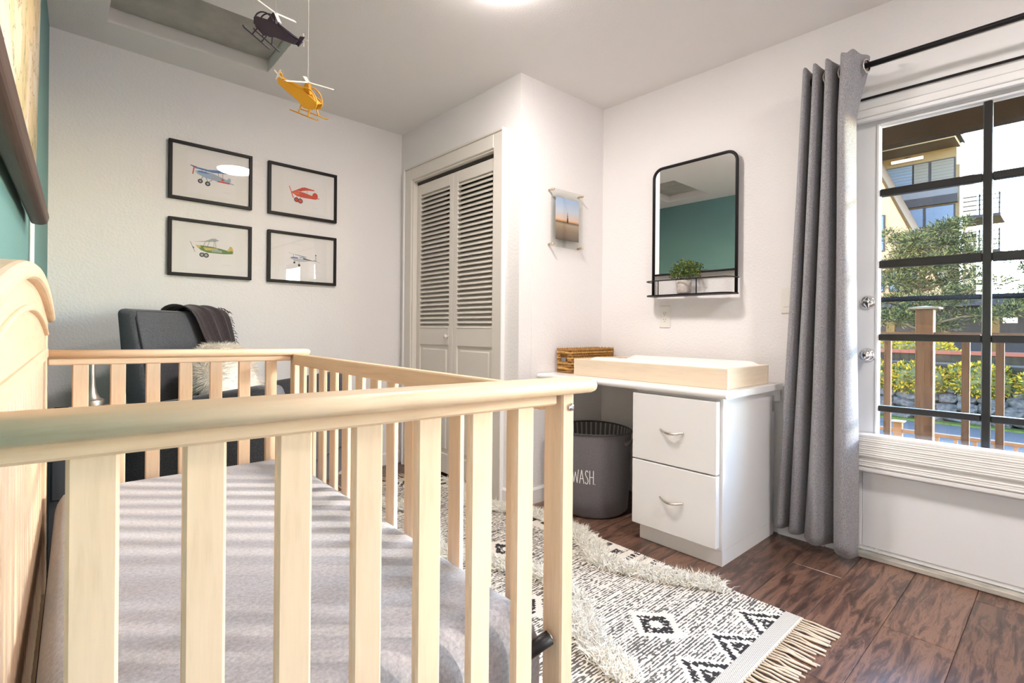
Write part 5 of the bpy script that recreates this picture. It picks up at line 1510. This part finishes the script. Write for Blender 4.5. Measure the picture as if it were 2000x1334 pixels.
# pine trees
PINE = [simple('pine_dark', (0.0088, 0.0132, 0.006), 0.8, spec=0.08), simple('pine_mid', (0.022, 0.0286, 0.011), 0.8, spec=0.08), simple('pine_light', (0.0688, 0.066, 0.0248), 0.8, spec=0.08)]
M['bark'] = simple('pine_bark', (0.055, 0.0413, 0.0303), 0.95, spec=0.08)
def pine(x, y, zb, zt, spread, label, seed, zlow):
    random.seed(seed)
    o = tag(empty('pine_tree', (x, y, zb)), label, 'tree')
    hgt = zt-zb
    tube('trunk', [(0, 0, 0), (0.08, 0.10, hgt*0.45), (0.0, -0.05, hgt*0.95)], [0.14, 0.10, 0.03], M['bark'], o, 10)
    tips = []
    nb = 21
    for k in range(nb):
        t = k/(nb-1); z = (zlow-zb)+(hgt-(zlow-zb))*t
        a = k*2.4+random.uniform(-0.3, 0.3); L = spread*(1.0-0.55*t)*random.uniform(0.75, 1.15)
        p0 = Vector((0, 0, z-0.25)); p2 = Vector((L*0.7*math.cos(a), L*math.sin(a), z+0.15)); p1 = (p0+p2)/2+Vector((0, 0, 0.12))
        bm = bmesh.new(); addtube(bm, [p0, p1, p2], [0.05, 0.035, 0.012], 6); obj('branch', bm, M['bark'], o)
        for q in range(9):
            u = random.uniform(0.25, 1.05)
            c = (p0*(1-u)**2+p1*2*u*(1-u)+p2*u*u)+Vector((random.uniform(-.3, .3), random.uniform(-.35, .35), random.uniform(-.05, .25)))
            tips.append((c, random.uniform(0.28, 0.52)))
    def pf():
        c, r = random.choice(tips)
        d = Vector((random.gauss(0, 1), random.gauss(0, 1), random.gauss(0.25, 0.8))).normalized()
        return c+Vector((d.x*r, d.y*r, d.z*r*0.55))*random.uniform(0.3, 1.0), d
    bm = bmesh.new(); leaf_cloud(bm, 30000, pf, 0.13, 3, 0.20)
    me = bpy.data.meshes.new('needles'); bm.to_mesh(me); bm.free()
    l = mesh_obj('needles', me, PINE, o); l['kind'] = 'stuff'
pine(21.7, 3.45, 0.15, 4.20, 2.5, 'bushy green pine tree in front of the apartment building', 21, 1.15)
pine(25.0, 0.25, 0.15, 4.2, 1.35, 'smaller green tree seen through the right column of panes', 33, 1.6)
tag(tube('overhead_cable', [(11.0, -8, 1.62), (11.0, 2, 1.60), (11.0, 12, 1.50)], 0.042, simple('cable_black', (0.004, 0.004, 0.005), 1.0, spec=0.0), None, 10), 'thick black overhead cable crossing in front of the trees', 'cable')
M['carport'] = simple('carport_dark', (0.0248, 0.022, 0.0275), 0.9, spec=0.08)
CP = tag(empty('carport', (27.0, 2.0, 0.15)), 'dark carport behind the pine tree', 'carport')
bm = bmesh.new(); addbox(bm, 0, 3, -7, 7, 1.95, 2.2); obj('roof', bm, M['carport'], CP)
bm = bmesh.new(); addbox(bm, 2.6, 3, -7, 7, 0, 1.95); obj('rear_wall', bm, M['carport'], CP)
for y in (-6.5, -3.2, 0.1, 3.4, 6.6):
    box('pillar', 0.1, 0.4, y-0.15, y+0.15, 0, 1.95, M['soffit'], CP)
bm = bmesh.new(); addbox(bm, 0.05, 0.09, -0.55, -0.15, 1.25, 1.45); obj('sign_plate', bm, M['plastic'], CP)

# apartment building
M['stucco'] = simple('tan_stucco', (0.0825, 0.0633, 0.0385), 0.9, spec=0.08, bmp=dict(scale=30, str=0.2))
M['peach'] = simple('peach_stucco', (0.1485, 0.099, 0.0605), 0.9, spec=0.08, bmp=dict(scale=30, str=0.2))
M['band'] = simple('dark_band', (0.0165, 0.0165, 0.0198), 0.8, spec=0.08)
M['winglass'] = simple('blue_window_glass', (0.035, 0.052, 0.085), 0.5, spec=0.15)
M['winblind'] = simple('window_blind', (0.055, 0.0539, 0.0523), 0.6, spec=0.08)
M['spandrel'] = simple('grey_spandrel', (0.055, 0.057, 0.068), 0.9, spec=0.1)
M['grid'] = simple('balcony_metal', (0.022, 0.0209, 0.022), 0.6, spec=0.08)
AB = tag(empty('apartment_building', (40.0, 6.0, -1.5)), 'tan apartment block with dark roof edge and balconies', 'building')
bm = bmesh.new(); addbox(bm, 0, 8, -1.35, 9, 0, 12.6); obj('wall', bm, M['stucco'], AB)
bm = bmesh.new(); addbox(bm, -2.2, 0.4, -1.55, 9.5, 13.9, 14.25); obj('roof', bm, M['band'], AB)
bm = bmesh.new(); addbox(bm, -2.0, 0.3, -1.35, 9.2, 13.70, 13.9); obj('soffit', bm, M['stucco'], AB)
bm = bmesh.new(); addbox(bm, 0, 8, -1.2, 9, 12.6, 13.7); obj('upper_wall', bm, M['stucco'], AB)
def fwin(y0, y1, z0, z1, mat, parent, x=-0.06, name='window', bars=0):
    bm = bmesh.new()
    fr = 0.07
    addbox(bm, x-0.03, x+0.05, y0-fr, y1+fr, z0-fr, z1+fr)
    w = obj(name, bm, M['band'], parent)
    bm = bmesh.new(); addbox(bm, x-0.05, x-0.031, y0, y1, z0, z1); p = obj('pane', bm, mat, w)
    for k in range(bars):
        z = z0+(z1-z0)*(k+0.5)/bars
        bm = bmesh.new(); addbox(bm, x-0.07, x-0.051, y0, y1, z-0.02, z+0.02); obj('blind_slat', bm, M['winblind'], w)
bm = bmesh.new(); addbox(bm, -0.10, -0.001, -1.3, 3.6, 10.85, 11.5); obj('spandrel_panel', bm, M['spandrel'], AB)
fwin(0.9, 2.5, 11.65, 13.0, M['winglass'], AB, bars=7)
fwin(0.1, 0.8, 11.65, 13.0, M['winblind'], AB, bars=7)
fwin(-1.1, -0.05, 11.65, 13.0, M['winblind'], AB, bars=7)
fwin(-1.1, 0.2, 9.05, 10.2, M['winglass'], AB)
fwin(0.35, 1.6, 9.05, 10.2, M['winglass'], AB)
bm = bmesh.new(); addbox(bm, -0.25, 0.02, -1.3, 3.5, 10.33, 10.84); obj('sill_band', bm, M['band'], AB)
bm = bmesh.new(); addbox(bm, -0.25, 0.02, -1.3, 3.5, 8.45, 8.85); obj('sill_band', bm, M['band'], AB)
bm = bmesh.new(); addbox(bm, -0.22, -0.05, 0.35, 1.95, 13.28, 13.46); lt = obj('wall_light', bm, M['plastic'], AB)
bm = bmesh.new(); addbox(bm, -0.05, 0.02, 1.05, 1.3, 13.3, 13.62); obj('light_mount', bm, M['band'], lt)
bm = bmesh.new(); addtube(bm, [(-0.15, -1.45, 0), (-0.15, -1.45, 13.8)], 0.07, 8); obj('downpipe', bm, M['plastic'], AB)
# balconies projecting on the right flank
for z in (7.2, 9.3):
    bm = bmesh.new(); addbox(bm, 0.3, 3.3, -3.1, -1.36, z, z+0.18); bl_ = obj('balcony', bm, M['band'], AB)
    for zz in (0.45, 0.72, 1.0, 1.25):
        bm = bmesh.new(); addbox(bm, 0.3, 0.36, -3.1, -1.36, z+zz, z+zz+0.05); obj('rail_bar', bm, M['grid'], bl_)
    for yy in (-3.1, -2.25):
        bm = bmesh.new(); addbox(bm, 0.3, 0.38, yy, yy+0.08, z+0.18, z+1.4); obj('rail_post', bm, M['grid'], bl_)
# peach annex with a raking edge in front of the block
PA = tag(empty('peach_annex', (33.8, 6.55, -1.346)), 'peach stucco annex with a steep raking roof edge beside the tan block', 'building')
PA.scale = (0.939, 0.939, 0.939)
bm = bmesh.new()
addprism(bm, [(-2.2, 0), (7.0, 0), (7.0, 16.0), (2.6, 16.0), (-2.2, 4.6)], 0.0, 3.4, 'YZ'); obj('wall', bm, M['peach'], PA)
bm = bmesh.new(); addprism(bm, [(2.6, 16.0), (2.6, 16.25), (-2.35, 4.7), (-2.2, 4.6)], -0.06, 3.45, 'YZ'); obj('roof_edge', bm, M['eave'], PA)
for y0, y1, z0, z1 in ((0.55, 1.6, 7.3, 9.3), (-0.95, 0.2, 4.9, 6.0), (0.55, 1.6, 4.9, 6.0), (0.55, 1.6, 2.6, 3.8)):
    fwin(y0, y1, z0, z1, M['winglass'], PA)
